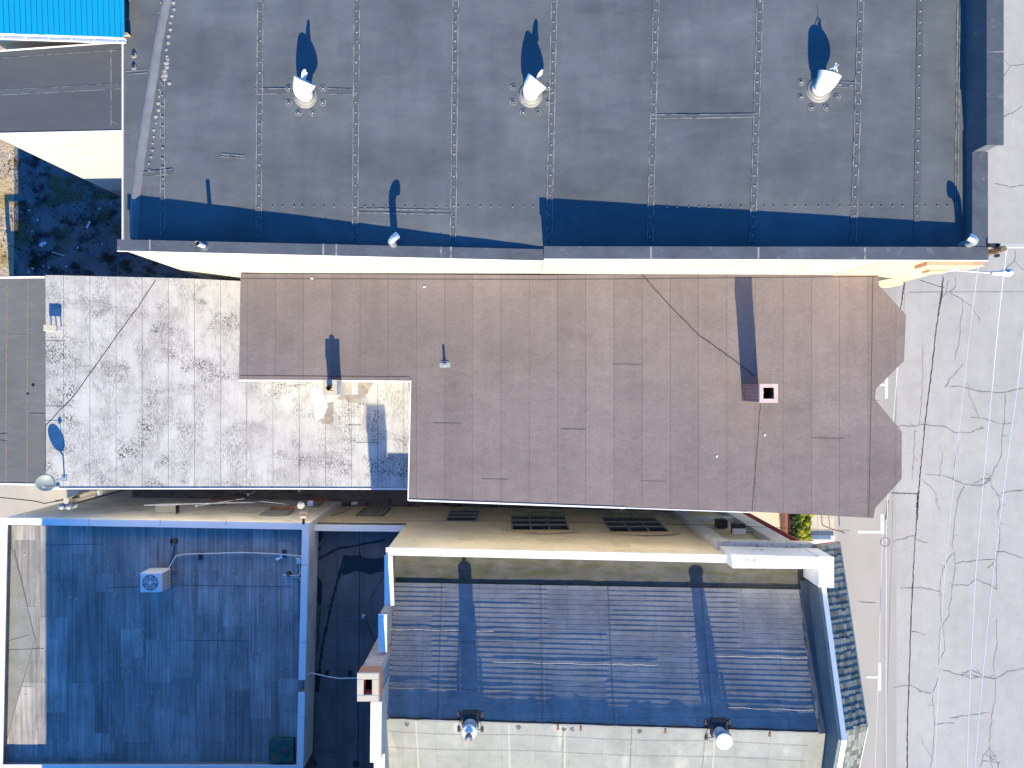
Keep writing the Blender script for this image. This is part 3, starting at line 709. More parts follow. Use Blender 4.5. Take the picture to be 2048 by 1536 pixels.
edge(m, [(817,1000),(1250,1015.5)], kb+.03, .05, .05); edge(m, [(1250,1015.5),(1500,1024.5)], kb+.03, .03, .04); edge(m, [(821.5,760),(816.5,1001)], kb, .035, .035); edge(m, [(478,761),(643,762)], kb+.1, .05, .03); edge(m, [(680,762),(822,764)], kb+.1, .05, .03)
m.build('edge_trim', white_metal, Br)
m = MB(); linepx(m, [(480,751),(820,754)], kb, .02); linepx(m, [(483,557),(1100,559),(1755,553)], kb, .02, .005); linepx(m, [(1746,548),(1742,800),(1738,1030)], kb, .02, .007, 0)
for (u0,u1,v) in ((963,1016,958),(1122,1172,858),(1280,1335,962),(1225,1285,728),(1622,1690,876),(1742,1760,800),(866,925,846)):
    linepx(m, [(u0,v),(u1,v+1)], kb, random.uniform(.008,.014), .009)
m.build('lap_line', brown_line, Br)
# raised fold along the north edge, small blisters
def chimney_block(t, x0,x1,y0,y1,z0,z1,mats,hole,wall=.12,name='chimney'): pass
# red brick chimney
kt = 21.42
a = P(1520.5,804.5,kt); b = P(1555.5,768,kt); zt = CAM-kt
ch = MB(); ch.prism([(a.x,a.y),(b.x,a.y),(b.x,b.y),(a.x,b.y)], zb-.05, zt-.10, 0, cap=False, bottom=False)
ch.v = ch.v; 
# x-facing sides get the side brick material
ch.m = [0 if i % 2 == 0 else 1 for i in range(len(ch.f))]
Cc = ch.build('chimney', [redbrick, redbrick_y], Br)
def ring(mb, x0,x1,y0,y1,z0,z1,wl,m=0,mi=1):
    mb.box(x0,x1,y0,y0+wl,z0,z1,m); mb.box(x0,x1,y1-wl,y1,z0,z1,m); mb.box(x0,x0+wl,y0+wl,y1-wl,z0,z1,m); mb.box(x1-wl,x1,y0+wl,y1-wl,z0,z1,m)
m = MB(); ring(m, a.x-.02,b.x+.01,a.y-.01,b.y+.01, zt-.10, zt, .115); m.build('cap', pinkbrick, Cc, bevel=.006)
m = MB(); m.box(a.x+.1,b.x-.1,a.y+.1,b.y-.1,zt-.9,zt-.5); m.build('flue', black, Cc)
m = MB()
for q in ((a.x+.01,(a.y+b.y)/2+.0,.12,.012),): 
    m.box(a.x,a.x+.11,(a.y+b.y)/2+.02,(a.y+b.y)/2+.035,zt,zt+.003); m.box(b.x-.11,b.x,(a.y+b.y)/2+.05,(a.y+b.y)/2+.062,zt,zt+.003)
    m.box((a.x+b.x)/2+.0,(a.x+b.x)/2+.012,a.y,a.y+.11,zt,zt+.003)
m.build('mortar_joint', mat('pale mortar',(.7,.66,.64),.9), Cc)
# plumbing vent on the brown roof
b = P(889,729,kb); t = thing('plumbing_vent', b, 'small metal vent pipe on a pale flashing in the middle of the brown roof', 'pipe')
m = MB(); m.obox(b+Vector((.02,-.02,.004)), .34, .16, .006, .05); m.build('flashing', mat('lead flashing',(.30,.33,.35),.6), t)
m = MB(); m.cyl(b+Vector((0,0,.008)), .07, .10, 18, 0, .05); m.tube([b+Vector((0,0,.1)), b+Vector((0,0,.30))], .04, 16); m.tube([b+Vector((-.13,.10,.012)), b+Vector((.13,.10,.012))], .010, 6, 0); m.build('pipe', galv, t)
def lying_cable(uvs, k, r, label, mt=cable_black, name='roof_cable', cat='cable', sub=9, amp=.02):
    pts = wob([P(u,v,k-r) for u,v in uvs], sub, amp, uvs[0][0]); return tag(MB().tube(pts, r, 6).build(name, mt), label, cat)
lying_cable([(1283,548),(1345,618),(1400,672),(1470,722),(1510,752)], kb, .0075, 'thin black cable running diagonally across the brown roof to the red brick chimney')
lying_cable([(1521,808),(1516,870),(1510,950),(1504,1024)], kb, .0075, 'thin black cable from the red chimney down to the alley edge')
lying_cable([(311,561),(270,622),(262,632),(190,733),(150,790),(92,850),(90,940)], 24.9, .009, 'dark cable running diagonally over the stained white roof')

# ------------------------------------------------------------------ C: stained white roof
kc = 24.9; zc = CAM-kc
Cpx = [(91,550),(380,557),(482,563),(482,790),(822,790),(817,976),(500,976),(92,975.5)]
Cp = [(P(u,v,kc).x, P(u,v,kc).y) for u,v in [(91,550),(380,557),(500,563),(500,740),(840,745),(817,976),(500,976),(92,975.5)]]
C = thing('white_roofed_wing', (-12,0,0), 'rear wing with black-stained white felt roof between grey roof and brown roof', 'building')
m = MB(); m.prism(offset(Cp,.10), 0, zc-.1); m.build('wall', mat('grey brown wall', (.74,.71,.66), .9, var=[(1,4,.1)]), C)
m = MB(); m.prism(Cp, zc-.1, zc); Cr = m.build('roof', white_roof, C)
m = MB(); edge(m, [(92,977),(500,977),(817,978)], kc+.02, .04, .05); m.build('edge_trim', white_metal, Cr)
m = MB()
for (u0,v0,u1,v1) in ((92,681,131,682),(91,812,127,812),(91,841,126,841),(694,850,722,850),(712,885,758,885),(695,760,700,880)):
    linepx(m, [(u0,v0),(u1,v1)], kc, .014)
m.build('lap_line', mat('dark lap line',(.12,.11,.11),.9), Cr)  # thin dark lines along the felt laps
# patched flashing by the cream chimney
def blob(mb, pts, k, dz, m=0, n=6, amp=.04, seed=1):
    p = [P(u,v,k-dz) for u,v in pts]; p = wob(p+[p[0]], n, amp, seed)[:-1]; mb.add(p, [tuple(range(len(p)))], m)
m = MB(); blob(m, [(683,790),(712,784),(718,765),(745,764),(738,785),(722,800),(695,806),(672,798)], kc, .004); blob(m, [(667,806),(668,848),(645,848),(640,838),(652,826),(655,806)], kc, .004, 0, 5, .03, 4); blob(m, [(634,795),(644,800),(646,818),(636,822)], kc, .004, 0, 4, .02, 6)
m.build('tar_patch', mat('brown grey mastic',(.27,.24,.22),.9,var=[(6,4,.25)],layers=[((.45,.40,.35),4,.5,.65,4,.7)]), Cr)
m = MB(); blob(m, [(625,775),(642,775),(650,800),(655,815),(645,835),(632,845),(628,815),(622,795)], kc, .007, 0, 5, .05, 9); m.build('sealant_patch', mat('pale mastic',(.60,.55,.50),.85,var=[(6,4,.15)]), Cr)
a = P(684,789,24.6); b = P(716,765,24.6)
m = MB(); m.box(a.x,b.x,a.y,b.y+.02,zc,zc+.28); m.build('flashing_saddle', mat('speckled saddle',(.48,.50,.52),.7,layers=[((.12,.12,.13),(30,8,8),.56,.62,5,.8)]), Cr)
# cream chimney
kt = 22.45; zt = CAM-kt; a = P(645,791,kt); b = P(674,759.5,kt)
ch = MB(); ch.box(a.x+.02,b.x-.02,a.y+.02,b.y-.02,zc-.02,zt-.08); Cc = ch.build('chimney', mat('cream chimney render',(.58,.54,.48),.9,var=[(4,4,.12)]), Cr)
m = MB(); ring(m, a.x,b.x,a.y,b.y,zt-.08,zt,.15); m.build('cap', cement, Cc, bevel=.008)
cxm, cym = (a.x+b.x)/2, (a.y+b.y)/2
m = MB(); m.tube([(cxm,cym,zt-.05),(cxm,cym,zt+.14)], .085, 18, 0, cap=False); m.tube([(cxm,cym,zt+.10),(cxm,cym,zt+.105)], .075, 16, 1); m.build('flue', [mat('clay flue',(.62,.36,.2),.8), black], Cc)
# small cream cap-vent at the west edge
b = P(100,656,24.55); t = thing('box_vent', (b.x,b.y,zc), 'small cream box vent on legs at the west edge of the white roof', 'vent')
m = MB(); m.obox((b.x,b.y,zc+.26), .42, .22, .12, -.05); m.build('hood', cement, t, bevel=.01)
m = MB()
for dx in (-.17,0,.17): m.obox((b.x+dx,b.y,zc), .035, .16, .26)
m.build('leg', white_metal, t)
# satellite dish
def dish(base, c, R, nrm, label, mt, arm=.5, depth=.09):
    t = thing('satellite_dish', base, label, 'satellite dish'); nrm = Vector(nrm).normalized()
    u = nrm.orthogonal().normalized(); v = nrm.cross(u); m = MB(); rings = 7; n = 30; vs = [tuple(c)]
    for i in range(1, rings+1):
        r = i/rings
        for j in range(n):
            a = 2*math.pi*j/n; vs.append(tuple(Vector(c) + (u*math.cos(a)+v*math.sin(a))*R*r + nrm*depth*r*r))
    fs = [(0, 1+j, 1+(j+1)%n) for j in range(n)]
    for i in range(rings-1):
        for j in range(n): fs.append((1+i*n+j, 1+(i+1)*n+j, 1+(i+1)*n+(j+1)%n, 1+i*n+(j+1)%n))
    m.add(vs, fs, 0, True)
    o = m.build('reflector', mt, t); sd = o.modifiers.new('thick','SOLIDIFY'); sd.thickness = .012
    m = MB(); m.tube([base, Vector(base)+Vector((0,0,(c[2]-base[2])*.6)), Vector(c)-nrm*.05], .025, 10); m.obox(base, .2, .2, .015); m.build('mast', galv, t)
    f = Vector(c) + nrm*(arm) ; lo = Vector(c) - (Vector((0,0,1))-nrm*nrm.z).normalized()*R*.95 + nrm*depth
    m = MB(); m.tube([lo, lo.lerp(f,.6)-Vector((0,0,.04)), f], .014, 8); m.build('arm', dark_metal, t)
    m = MB(); m.obox(f-Vector((0,0,.04)), .10,.07,.08,.6); m.build('receiver', plastic, t)
    return t
cpos = P(92,965,24.25)
dish(Vector((cpos.x+.22,cpos.y+.06,zc)), cpos, .30, (.42,-.18,.88), 'grey satellite dish at the lower left corner of the white roof', mat('dish grey',(.20,.25,.27),.5), .45)
# little white bracket things beside dish
b = P(115,975,kc-.03); tag(MB().obox(b,.12,.06,.04,.3).box(b.x-.16,b.x-.1,b.y+.02,b.y+.05,b.z,b.z+.05).build('cable_bracket', white_metal), 'white cable bracket on the roof corner beside the satellite dish', 'bracket')

# ------------------------------------------------------------------ E: grey felt roof far left
ke = 26.85; ze = CAM-ke
a = P(-85,968,ke); b = P(96,556,ke)
E = thing('low_grey_building', (-19,0,0), 'low grey felt roofed shed building at the left edge, west of the white roof', 'building')
Ep = [(-21.1,-3.80),(-17.85,-3.82),(-17.85,-3.62),(-16.3,-3.58),(-16.3,3.70),(-17.85,3.72),(-17.85,4.06),(-21.1,4.09)]
Ep = [(-21.1,-3.77),(-16.22,-3.80),(-16.22,3.55),(-16.22,4.0),(-21.1,4.06)]
m = MB(); m.prism(offset(Ep,.08), 0, ze-.08); m.build('wall', cream_low, E)
m = MB(); m.prism(Ep, ze-.08, ze); Er = m.build('roof', grey_roof, E)
m = MB(); edge(m, [(-60,556),(91,554.5)], ke+.02, .07, .04); edge(m, [(-60,967),(75,969)], ke+.02, .07, .04); m.build('edge_trim', white_metal, Er)
m = MB()
for x in (14,56): linepx(m, [(x,558),(x-2,966)], ke, .045, .005, 0)
linepx(m, [(14,669),(56,671)], ke, .03, .006); linepx(m, [(-20,818),(14,818)], ke, .03, .006); m.build('seam', orange_stain, Er)
m = MB(); linepx(m, [(60,826),(90,827)], ke, .014); linepx(m, [(0,868),(14,866)], ke, .02); linepx(m, [(0,880),(14,882)], ke, .014); 
m.disc(P(66,770,ke-.006), .06, 12, 0, .1); m.disc(P(55,787,ke-.006), .05, 10, 0, .3); m.build('tar_patch', tar, Er)
# unseen slatted gate by the west corner, shaped to cast striped sun on the yard
t = thing('slatted_gate', (-21.6,3.9,0), 'unseen slatted gate shaped to stripe the sun on the yard beside the low grey building', 'gate')
m = MB(); X0, X1 = -22.05, -21.12; o0, o1, zz0, zz1 = -21.86, -21.20, 1.42, 2.06
m.box(X0,o0,3.86,3.90,0,2.2); m.box(o1,X1,3.86,3.90,0,2.2); m.box(o0,o1,3.86,3.90,0,zz0); m.box(o0,o1,3.86,3.90,zz1,2.2); m.build('panel', wood, t)
m = MB()
for i in range(1,7): x = lerp(o0,o1,i/7); m.box(x-.012,x+.012,3.85,3.91,zz0,zz1)
m.build('slat', wood, t)

# ------------------------------------------------------------------ H: shaded roof bottom left
H = thing('parapet_walled_building', (-13,-9,0), 'flat roofed building with white metal coping, mostly in shade, at the lower left', 'building')
kh = 26.8; zh = CAM-kh; khc = 26.5; zhc = CAM-khc
def hq(u,v): p = P(u,v,khc); return (p.x,p.y)
NW, NE, SE, SW = hq(1,1035.5), hq(618,1046), hq(606,1544), hq(-9,1543)
m = MB(); m.prism(offset([NW,NE,SE,SW],.03), 0, zhc-.05, 0, cap=False)
nin = offset([NW,NE,SE,SW],.22)
def wallring(mb, outer, inner, z0, z1, mi=0):
    n = len(outer)
    for i in range(n):
        j = (i+1)%n; mb.prism([outer[i],outer[j],inner[j],inner[i]], z0, z1, mi)
m.build('wall', grey_wall, H)
m = MB(); m.prism(offset([NW,NE,SE,SW],.10), zh-.15, zh); Hr = m.build('roof', shade_roof, H)
m = MB()
o_, i_ = offset([NW,NE,SE,SW],.04), offset([NW,NE,SE,SW],.20)
gap0 = -(1360-768)*khc/F; gap1 = -(1385-768)*khc/F
def seg_wall(mb, oa, ob, ia, ib, z0, z1): mb.prism([oa,ob,ib,ia], z0, z1)
seg_wall(m, o_[0],o_[1],i_[1] and i_[0],i_[1], zh-.1, zhc-.045); seg_wall(m, o_[2],o_[3],i_[2],i_[3], zh-.1, zhc-.045); seg_wall(m, o_[3],o_[0],i_[3],i_[0], zh-.1, zhc-.045)
def onl(a,b,y): t = (y-a[1])/(b[1]-a[1]); return (lerp(a[0],b[0],t), y)
seg_wall(m, i_[1], onl(i_[1],i_[2],gap0), o_[1], onl(o_[1],o_[2],gap0), zh-.1, zhc-.045); seg_wall(m, onl(i_[1],i_[2],gap1), i_[2], onl(o_[1],o_[2],gap1), o_[2], zh-.1, zhc-.045)
m.build('parapet', mat('parapet inner felt',(.20,.20,.20),.9,var=[(1,3,.15)]), H)
m = MB(); O, I = [NW,NE,SE,SW], offset([NW,NE,SE,SW],.25)
m.prism([O[0],O[1],I[1],I[0]], zhc-.045, zhc); m.prism([O[2],O[3],I[3],I[2]], zhc-.045, zhc); m.prism([O[3],O[0],I[0],I[3]], zhc-.046, zhc-.001)
m.prism([O[1],onl(O[1],O[2],gap0),onl(I[1],I[2],gap0),I[1]], zhc-.046, zhc-.001); m.prism([onl(O[1],O[2],gap1),O[2],I[2],onl(I[1],I[2],gap1)], zhc-.046, zhc-.001)
m.build('coping', white_metal, H, bevel=.006)
m = MB()
for u in (178,320,452): p = P(u,1044,khc-.004); m.box(p.x,p.x+.012,p.y-.14,p.y+.13,p.z,p.z+.003)
for v in (1130,1285,1435): p = P(608,v,khc-.004); m.box(p.x-.12,p.x+.12,p.y,p.y+.012,p.z,p.z+.003)
m.build('coping_joint', grey_metal, H)
# ribs & laps on the roof as real welts
m = MB(); random.seed(11)
for i in range(120):
    u = random.choice([random.uniform(110,600), random.uniform(370,600), random.uniform(210,330)]); v = random.uniform(1060,1420); L = random.uniform(25,130)
    r = [P(u,v,kh-.0075), P(u+random.uniform(-.5,.5),min(v+L,1520),kh-.0075)]
    m.ribbon([Vector(q) for q in r], random.uniform(.012,.035))
m.build('felt_welt', mat('bleached felt welt',(.40,.39,.37),.9,layers=[((.22,.22,.22),8,.45,.6,3)]), Hr)
m = MB()
for i in range(90):
    p = P(random.uniform(20,600), random.uniform(1060,1515), kh-.001); m.dome(p, random.uniform(.02,.045), .018, 8)
m.build('screw_cap', mat('screw patch',(.42,.41,.40),.8), Hr)
m = MB()
for (a,b) in (((40,1150),(70,1280)),((70,1280),(35,1400)),((35,1400),(8,1500)),((28,1100),(40,1150)),((12,1283),(58,1270)),((12,1300),(88,1297)),((345,1170),(590,1174)),((210,1176),(345,1170)),((350,1280),(495,1282)),((90,1090),(210,1088))):
    linepx(m, [a,b], kh, .018, .0125, 0)
m.build('lap_line', mat('felt lap line',(.10,.10,.10),.9), Hr)
m = MB(); rq = random.Random(31); zz = 0
cols = 11
for i in range(cols):
    x0 = lerp(NW[0]+.35, NE[0]-.35, i/cols); x1 = lerp(NW[0]+.35, NE[0]-.35, (i+1)/cols); y_ = NW[1]-.35
    while y_ > SW[1]+.5:
        L = rq.uniform(.5,2.6); y2 = max(y_-L, SW[1]+.35)
        if rq.random() < .42:
            zz = (zz+1) % 7; mi = rq.choice((0,0,1,2,2,3)); xa, xb = x0+rq.uniform(-.1,.2), x1+rq.uniform(-.25,.05)
            m.quad((xa,y2,zh+.0028+.0006*zz),(xb,y2,zh+.0028+.0006*zz),(xb,y_,zh+.0028+.0006*zz),(xa,y_,zh+.0028+.0006*zz),mi)
        y_ = y2
tones = [mat('felt patch tone %d' % i, c, .85, var=[((9,.5,1),4,.22),((17,.3,1),2,.16),((1.2,.9,1),5,.25),(45,3,.10)], layers=[((.46,.44,.42),((14,.8,1)),.58,.68,4,.7,((.6,.6,1),.46,.60)),((.12,.12,.13),((2,1.4,1)),.60,.74,5,.5)], bump=[((8,.6,1),3,.02)]) for i, c in enumerate(((.31,.30,.29),(.265,.26,.25),(.345,.335,.32),(.285,.285,.28)))]
o = m.build('felt_patch', tones, Hr)
# lit triangular lap sheet west side
m = MB(); m.add([P(12,1062,kh-.009),P(38,1145,kh-.009),P(72,1282,kh-.009),P(36,1398,kh-.009),P(8,1495,kh-.009)], [(0,4,3,2,1)]); m.build('lap_sheet', mat('greenish lap sheet',(.235,.245,.235),.85,var=[(2,4,.12),(45,3,.08)]), Hr)

# windows etc on the H north wall
def south_wall_y(x): return lerp(NW[1], NE[1], (x-NW[0])/(NE[0]-NW[0])) - .03
def wall_window(parent, x0, x1, z0, z1, y, bars=(3,2), depth=.14, fr=frame_grey, gl=glass, rim=None):
    # wall faces +y ; reveal is shown by a recessed box lined with frame
    m = MB(); t = .05
    m.box(x0-t,x1+t,y-.02,y+.02,z1,z1+t); m.box(x0-t,x1+t,y-.02,y+.03,z0-t,z0); m.box(x0-t,x0,y-.02,y+.02,z0,z1); m.box(x1,x1+t,y-.02,y+.02,z0,z1)
    w_ = m.build('window', rim or fr, parent)
    m = MB(); m.quad((x0,y+.004,z0),(x1,y+.004,z0),(x1,y+.004,z1),(x0,y+.004,z1)); m.build('pane', gl, w_)
    m = MB()
    for i in range(1,bars[0]): x = lerp(x0,x1,i/bars[0]); m.box(x-.025,x+.025,y+.005,y+.045,z0,z1)
    for i in range(1,bars[1]): z = lerp(z0,z1,i/bars[1]); m.box(x0,x1,y+.005,y+.05,z-.025,z+.025)
    if m.v: m.build('glazing_bar', fr, w_)
    return w_
for (x0,x1,z0,z1,sill) in ((-9.75,-8.8,2.85,3.75,1),(-12.9,-12.1,.9,1.7,1),(-8.9,-8.2,.7,1.5,1)):
    y = max(south_wall_y(x0), south_wall_y(x1))+.036
    w_ = wall_window(H, x0,x1,z0,z1,y, (1,2), gl=mat('dusty pane',(.30,.31,.30),.4))
    m = MB(); m.box(x0+.02,x1+.06,y+.0,y+.12,z0-.14,z0-.055); m.build('brick_sill', terra, w_)

# ------------------------------------------------------------------ I: small court roof between H and D
Ib = thing('court_building', (-6,-9,0), 'small dark roofed court building squeezed between the shaded roof and the arch windowed building', 'building')
ki = 28.0; zi = CAM-ki; kic = 27.4; zic = CAM-kic
xw = NE[0]+.02; 
def yI(x): return lerp(P(620,1049,kic).y, P(812,1051,kic).y, (x-P(620,1049,kic).x)/(P(812,1051,kic).x-P(620,1049,kic).x))
xI0 = P(620,1049,kic).x
m = MB(); m.prism([(xI0-.1,yI(xI0)-.03),(-4.0,yI(-4.0)-.03),(-4.0,-16.0),(xI0-.35,-16)], 0, zi-.02); m.build('wall', tan_wall, Ib)
m = MB(); m.prism([(xI0-.35,yI(xI0)-.1),(-4.06,yI(-4.0)-.1),(-4.06,-16.0),(xI0-.35,-16)], zi-.02, zi); Ir = m.build('roof', low_roof, Ib)
m = MB(); m.prism([(xI0-.0,yI(xI0)-.03),(-4.1,yI(-4.1)-.03),(-4.1,yI(-4.1)-.2),(xI0,yI(xI0)-.2)], zi, zic-.045); m.build('parapet', mat('court parapet felt',(.16,.165,.17),.9,var=[(1,3,.15)]), Ib)
m = MB(); m.prism([(xI0-.0,yI(xI0)),(-4.02,yI(-4.1)),(-4.12,yI(-4.1)-.24),(xI0+.12,yI(xI0)-.24)], zic-.045, zic); m.build('coping', white_metal, Ib, bevel=.006)
# sloped cant along the west side of the court
m = MB(); m.quad(P(622,1062,27.6),P(637,1062,27.97),P(628,1560,27.97),P(612,1560,27.6)); m.build('cant_strip', mat('cant felt',(.11,.115,.115),.85,var=[(2,4,.2)]), Ir)
m = MB()
blob(m, [(634,1150),(643,1165),(644,1195),(638,1215),(634,1200),(633,1175)], ki, .006, 0, 6, .06, 3)
tl = [(689,1115),(678,1150),(668,1190),(660,1220),(654,1250),(645,1290),(641,1320),(638,1350),(636,1385)]
m.ribbon(wob([P(u,v,ki-.006) for u,v in tl], 7, .03, 5), [random.uniform(.05,.15) for _ in range(7*8+1)], 0)
m.ribbon(wob([P(u,v,ki-.008) for u,v in [(641,1215),(637,1260),(636,1300),(632,1310)]], 7, .02, 5), [random.uniform(.02,.06) for _ in range(22)], 0)
blob(m, [(620,1345),(640,1340),(640,1365),(636,1385),(622,1375)], ki, .010, 0, 5, .05, 8)
blob(m, [(687,1110),(717,1112),(719,1098),(722,1112),(745,1118),(768,1114),(768,1142),(740,1148),(712,1142),(685,1150)], ki, .010, 0, 5, .05, 2)
m.ribbon(wob([P(u,v,ki-.008) for u,v in [(637,1118),(660,1105),(682,1096),(710,1092),(770,1080)]], 7, .03, 5), [random.uniform(.06,.14) for _ in range(29)], 0)
blob(m, [(628,1060),(640,1062),(648,1072),(640,1085),(630,1078)], ki, .006, 0, 5, .03, 7); blob(m, [(632,1096),(641,1094),(641,1102),(633,1103)], ki, .006, 0, 4, .02, 9)
linepx(m, [(718,1060),(719,1150),(716,1536)], ki, .03, .005, 0, 20, .01); linepx(m, [(690,1110),(679,1160)], ki, .03, .012)
m.build('tar_patch', tar, Ir)
m = MB(); linepx(m, [(632,1386),(655,1450),(680,1520)], ki, .012, .006); linepx(m, [(620,1520),(760,1520)], ki, .012, .006); linepx(m, [(640,1235),(760,1240)], ki, .01, .006); linepx(m, [(640,1373),(740,1374)], ki, .01, .006); m.build('lap_line', mat('light lap',(.26,.27,.27),.8), Ir)
m = MB(); 
for q,r in (((626,1527),.16),((712,1527),.14)): m.disc(P(*q,ki-.012), r, 14, 0, .15); m.cyl(P(*q,ki-.015), .05, .06, 12)
m.build('roof_drain', dark_metal, Ir)
y = max(yI(-6.35),yI(-5.3))-.024
w_ = wall_window(Ib, -6.35,-5.3,.5,2.3, y, (5,1), fr=mat('pale louvre bar',(.5,.5,.42),.7), gl=mat('louvre blind',(.42,.42,.36),.6), rim=mat('mossy sill',(.18,.19,.08),.9))

# ------------------------------------------------------------------ D: arch windowed building with pitched ribbed roof
D = thing('arch_windowed_building', (3,-10,0), 'tan brick building with pitched ribbed roof, white copings and arched alley windows', 'building')
XW, XE = -4.06, 9.8
def dy(y, x): return y - .030*(x-XW)*(0.35 + .65*min(1,max(0,(-5.4-y)/5)))   # the block is slightly skewed
def ynw(x): return lerp(-5.36,-5.66,(x+4.1)/14.1)
ztop = CAM-23.46
m = MB()
m.add([(XW,ynw(XW),0),(10.0,ynw(10.0),0),(10.0,ynw(10.0),ztop-.05),(XW,ynw(XW),ztop-.05)], [(0,3,2,1)], 0)
m.add([(XW,ynw(XW),0),(XW,-17,0),(XW,-17,7.3),(XW,-10.4,8.8),(XW,-6.7,7.4),(XW,ynw(XW),ztop-.05)], [(0,5,4,3,2,1)][::-1], 1)
m.add([(10.0,ynw(10),0),(10.0,-17,0),(10.0,-17,7.4),(10.0,-10.8,8.6),(10.0,-6.9,7.2),(10.0,ynw(10),7.9)], [(0,1,2,3,4,5)], 0)
m.build('wall', [tan_wall, palebrick_y], D)
m = MB(); m.prism([(XW+.02,ynw(XW)-.03),(6.9,ynw(6.9)-.03),(6.9,ynw(6.9)-.24),(XW+.02,ynw(XW)-.24)], 7.3, ztop-.052); m.build('parapet', mat('parapet back',(.30,.29,.27),.9,var=[(2,4,.2)]), D)
m = MB(); m.prism([(XW-.05,ynw(XW)+.03),(6.98,ynw(6.98)+.03),(6.98,ynw(6.98)-.235),(XW-.05,ynw(XW)-.21)], ztop-.05, ztop); Dcop = m.build('coping', white, D, bevel=.01)
# gutter strip
zgut = CAM-24.1
def yg(x): return lerp(-6.62,-6.86,(x-XW)/13.86)
m = MB(); nn = 60
vs = []
for i in range(nn+1):
    x = lerp(XW+.15,XE,i/nn)
    for j in range(7): t = j/6; vs.append((x, lerp(ynw(x)-.22, yg(x)-.05, t), zgut + .06*(2*t-1)**2*(1 if t<.5 else .4) + .008*mnoise.noise(Vector((x*2,t*5,0)))))
m.add(vs, [(i*7+j,i*7+j+1,(i+1)*7+j+1,(i+1)*7+j)[::-1] for i in range(nn) for j in range(6)], 0, True); m.build('gutter_strip', moss_strip, D)
# north slope: overlapping courses
def yr(x): return lerp(-10.50,-10.94,(x-XW)/13.86)
zlow, zr = CAM-24.02, CAM-22.53
prof = []
NC = 27
def zs(t):      # t 0 at the gutter .. 1 at the ridge; slightly steeper towards the ridge
    return zlow + (zr-zlow)*(t*.80 + .20*t*t)
nx = 140; m = MB(); vs = []
random.seed(3)
patches = [(-3.9,-2.6,.0,.75),(1.2,3.2,.62,.95),(3.1,5.9,.30,.62),(1.3,3.0,.04,.30),(7.4,9.6,.55,.95),(-2.2,.2,.86,1.0),(5.0,6.2,.05,.2)]
def amp(x, t):
    for (a,b,c,d) in patches:
        if a < x < b and 1-d < t < 1-c: return .0025
    return .0085 + .005*mnoise.noise(Vector((x*.9, t*9, 2)))
for i in range(nx+1):
    x = lerp(XW+.14, 9.62, i/nx)
    for c in range(NC):
        t0, t1 = c/NC, (c+1)/NC
        for t, lift in ((t0, amp(x,(t0+t1)/2)), (t1, 0.0)):
            y = lerp(yg(x), yr(x), t); vs.append((x, y + .006*mnoise.noise(Vector((x*1.5,c*3,0))), zs(t)+lift+.004*mnoise.noise(Vector((x*1.1,t*14,7)))))
n = NC*2; fs = [(i*n+j, (i+1)*n+j, (i+1)*n+j+1, i*n+j+1) for i in range(nx) for j in range(n-1)]
m.add(vs, [f[::-1] for f in fs]); Dr = m.build('north_roof_slope', slope_n, D)
# welts on the north slope
m = MB()
def sl(x, t, dz=.02): return Vector((x, lerp(yg(x),yr(x),t), zs(t)+dz))
for x in (-2.35,.95,3.2,6.3): 
    for dx,wd in ((0,.025),(.09,.012)):
        m.ribbon([sl(x+dx, t/12,.022) for t in range(13)], wd, 0 if dx == 0 else 1)
for (x0,x1,t,mi) in ((-4,-.6,.36,1),(-.6,3.0,.58,1),(3.0,4.7,.575,1),(6.4,9.6,.50,1),(-2.1,.9,.44,0),(6.3,9.6,.85,1),(-4,0,.78,0)):
    pts = [sl(lerp(x0,x1,q/10), t + .004*math.sin(q*1.7)) for q in range(11)]; m.ribbon(pts, .016, mi)
m.build('welt', [mat('dark welt',(.15,.15,.155),.85), mat('bright welt',(.42,.42,.42),.8,layers=[((.25,.25,.25),6,.5,.6,3)])], Dr)
# south slope
m = MB(); nx = 60; ny = 24; vs = []
for i in range(nx+1):
    x = lerp(XW+.14, 9.85, i/nx)
    for j in range(ny+1):
        t = j/ny; y = lerp(yr(x), -17.2, t); z = zr - (yr(x)-y)*.30*(.8+.2*t) + .006*mnoise.noise(Vector((x,y*1.3,0))) - .02*(t*0)
        vs.append((x,y,z))
m.add(vs, [(i*(ny+1)+j,(i+1)*(ny+1)+j,(i+1)*(ny+1)+j+1,i*(ny+1)+j+1)[::-1] for i in range(nx) for j in range(ny)], 0, True)
Ds = m.build('south_roof_slope', slope_s, D)
def ss(x, d, dz=.012): y = yr(x)-d; t = d/(17.2+yr(x)); return Vector((x,y,zr-d*.30*(.8+.2*t)+dz))
m = MB()
for x in (-3.0,1.65,6.35,-.1+.0): m.ribbon([ss(x+.03*q/6, q/6*2.2) for q in range(7)], .06, 0)
for x in (1.60,3.75,6.05): m.ribbon([ss(x, q/6*2.2,.016) for q in range(7)], .02, 1)
for x in (1.9,4.0,-3.3,6.6,1.62,.2): m.disc(ss(x,.12,.02), .07, 10, 1, .25)
for d in (.42,.98): m.ribbon([ss(lerp(XW+.2,9.3,q/20), d+.03*math.sin(q*.7), .014) for q in range(21)], .010, 1)
m.build('welt', [mat('pale welt',(.34,.35,.33),.85), mat('dark mastic',(.13,.135,.13),.85,layers=[((.3,.3,.3),5,.5,.6,3)])], Ds)
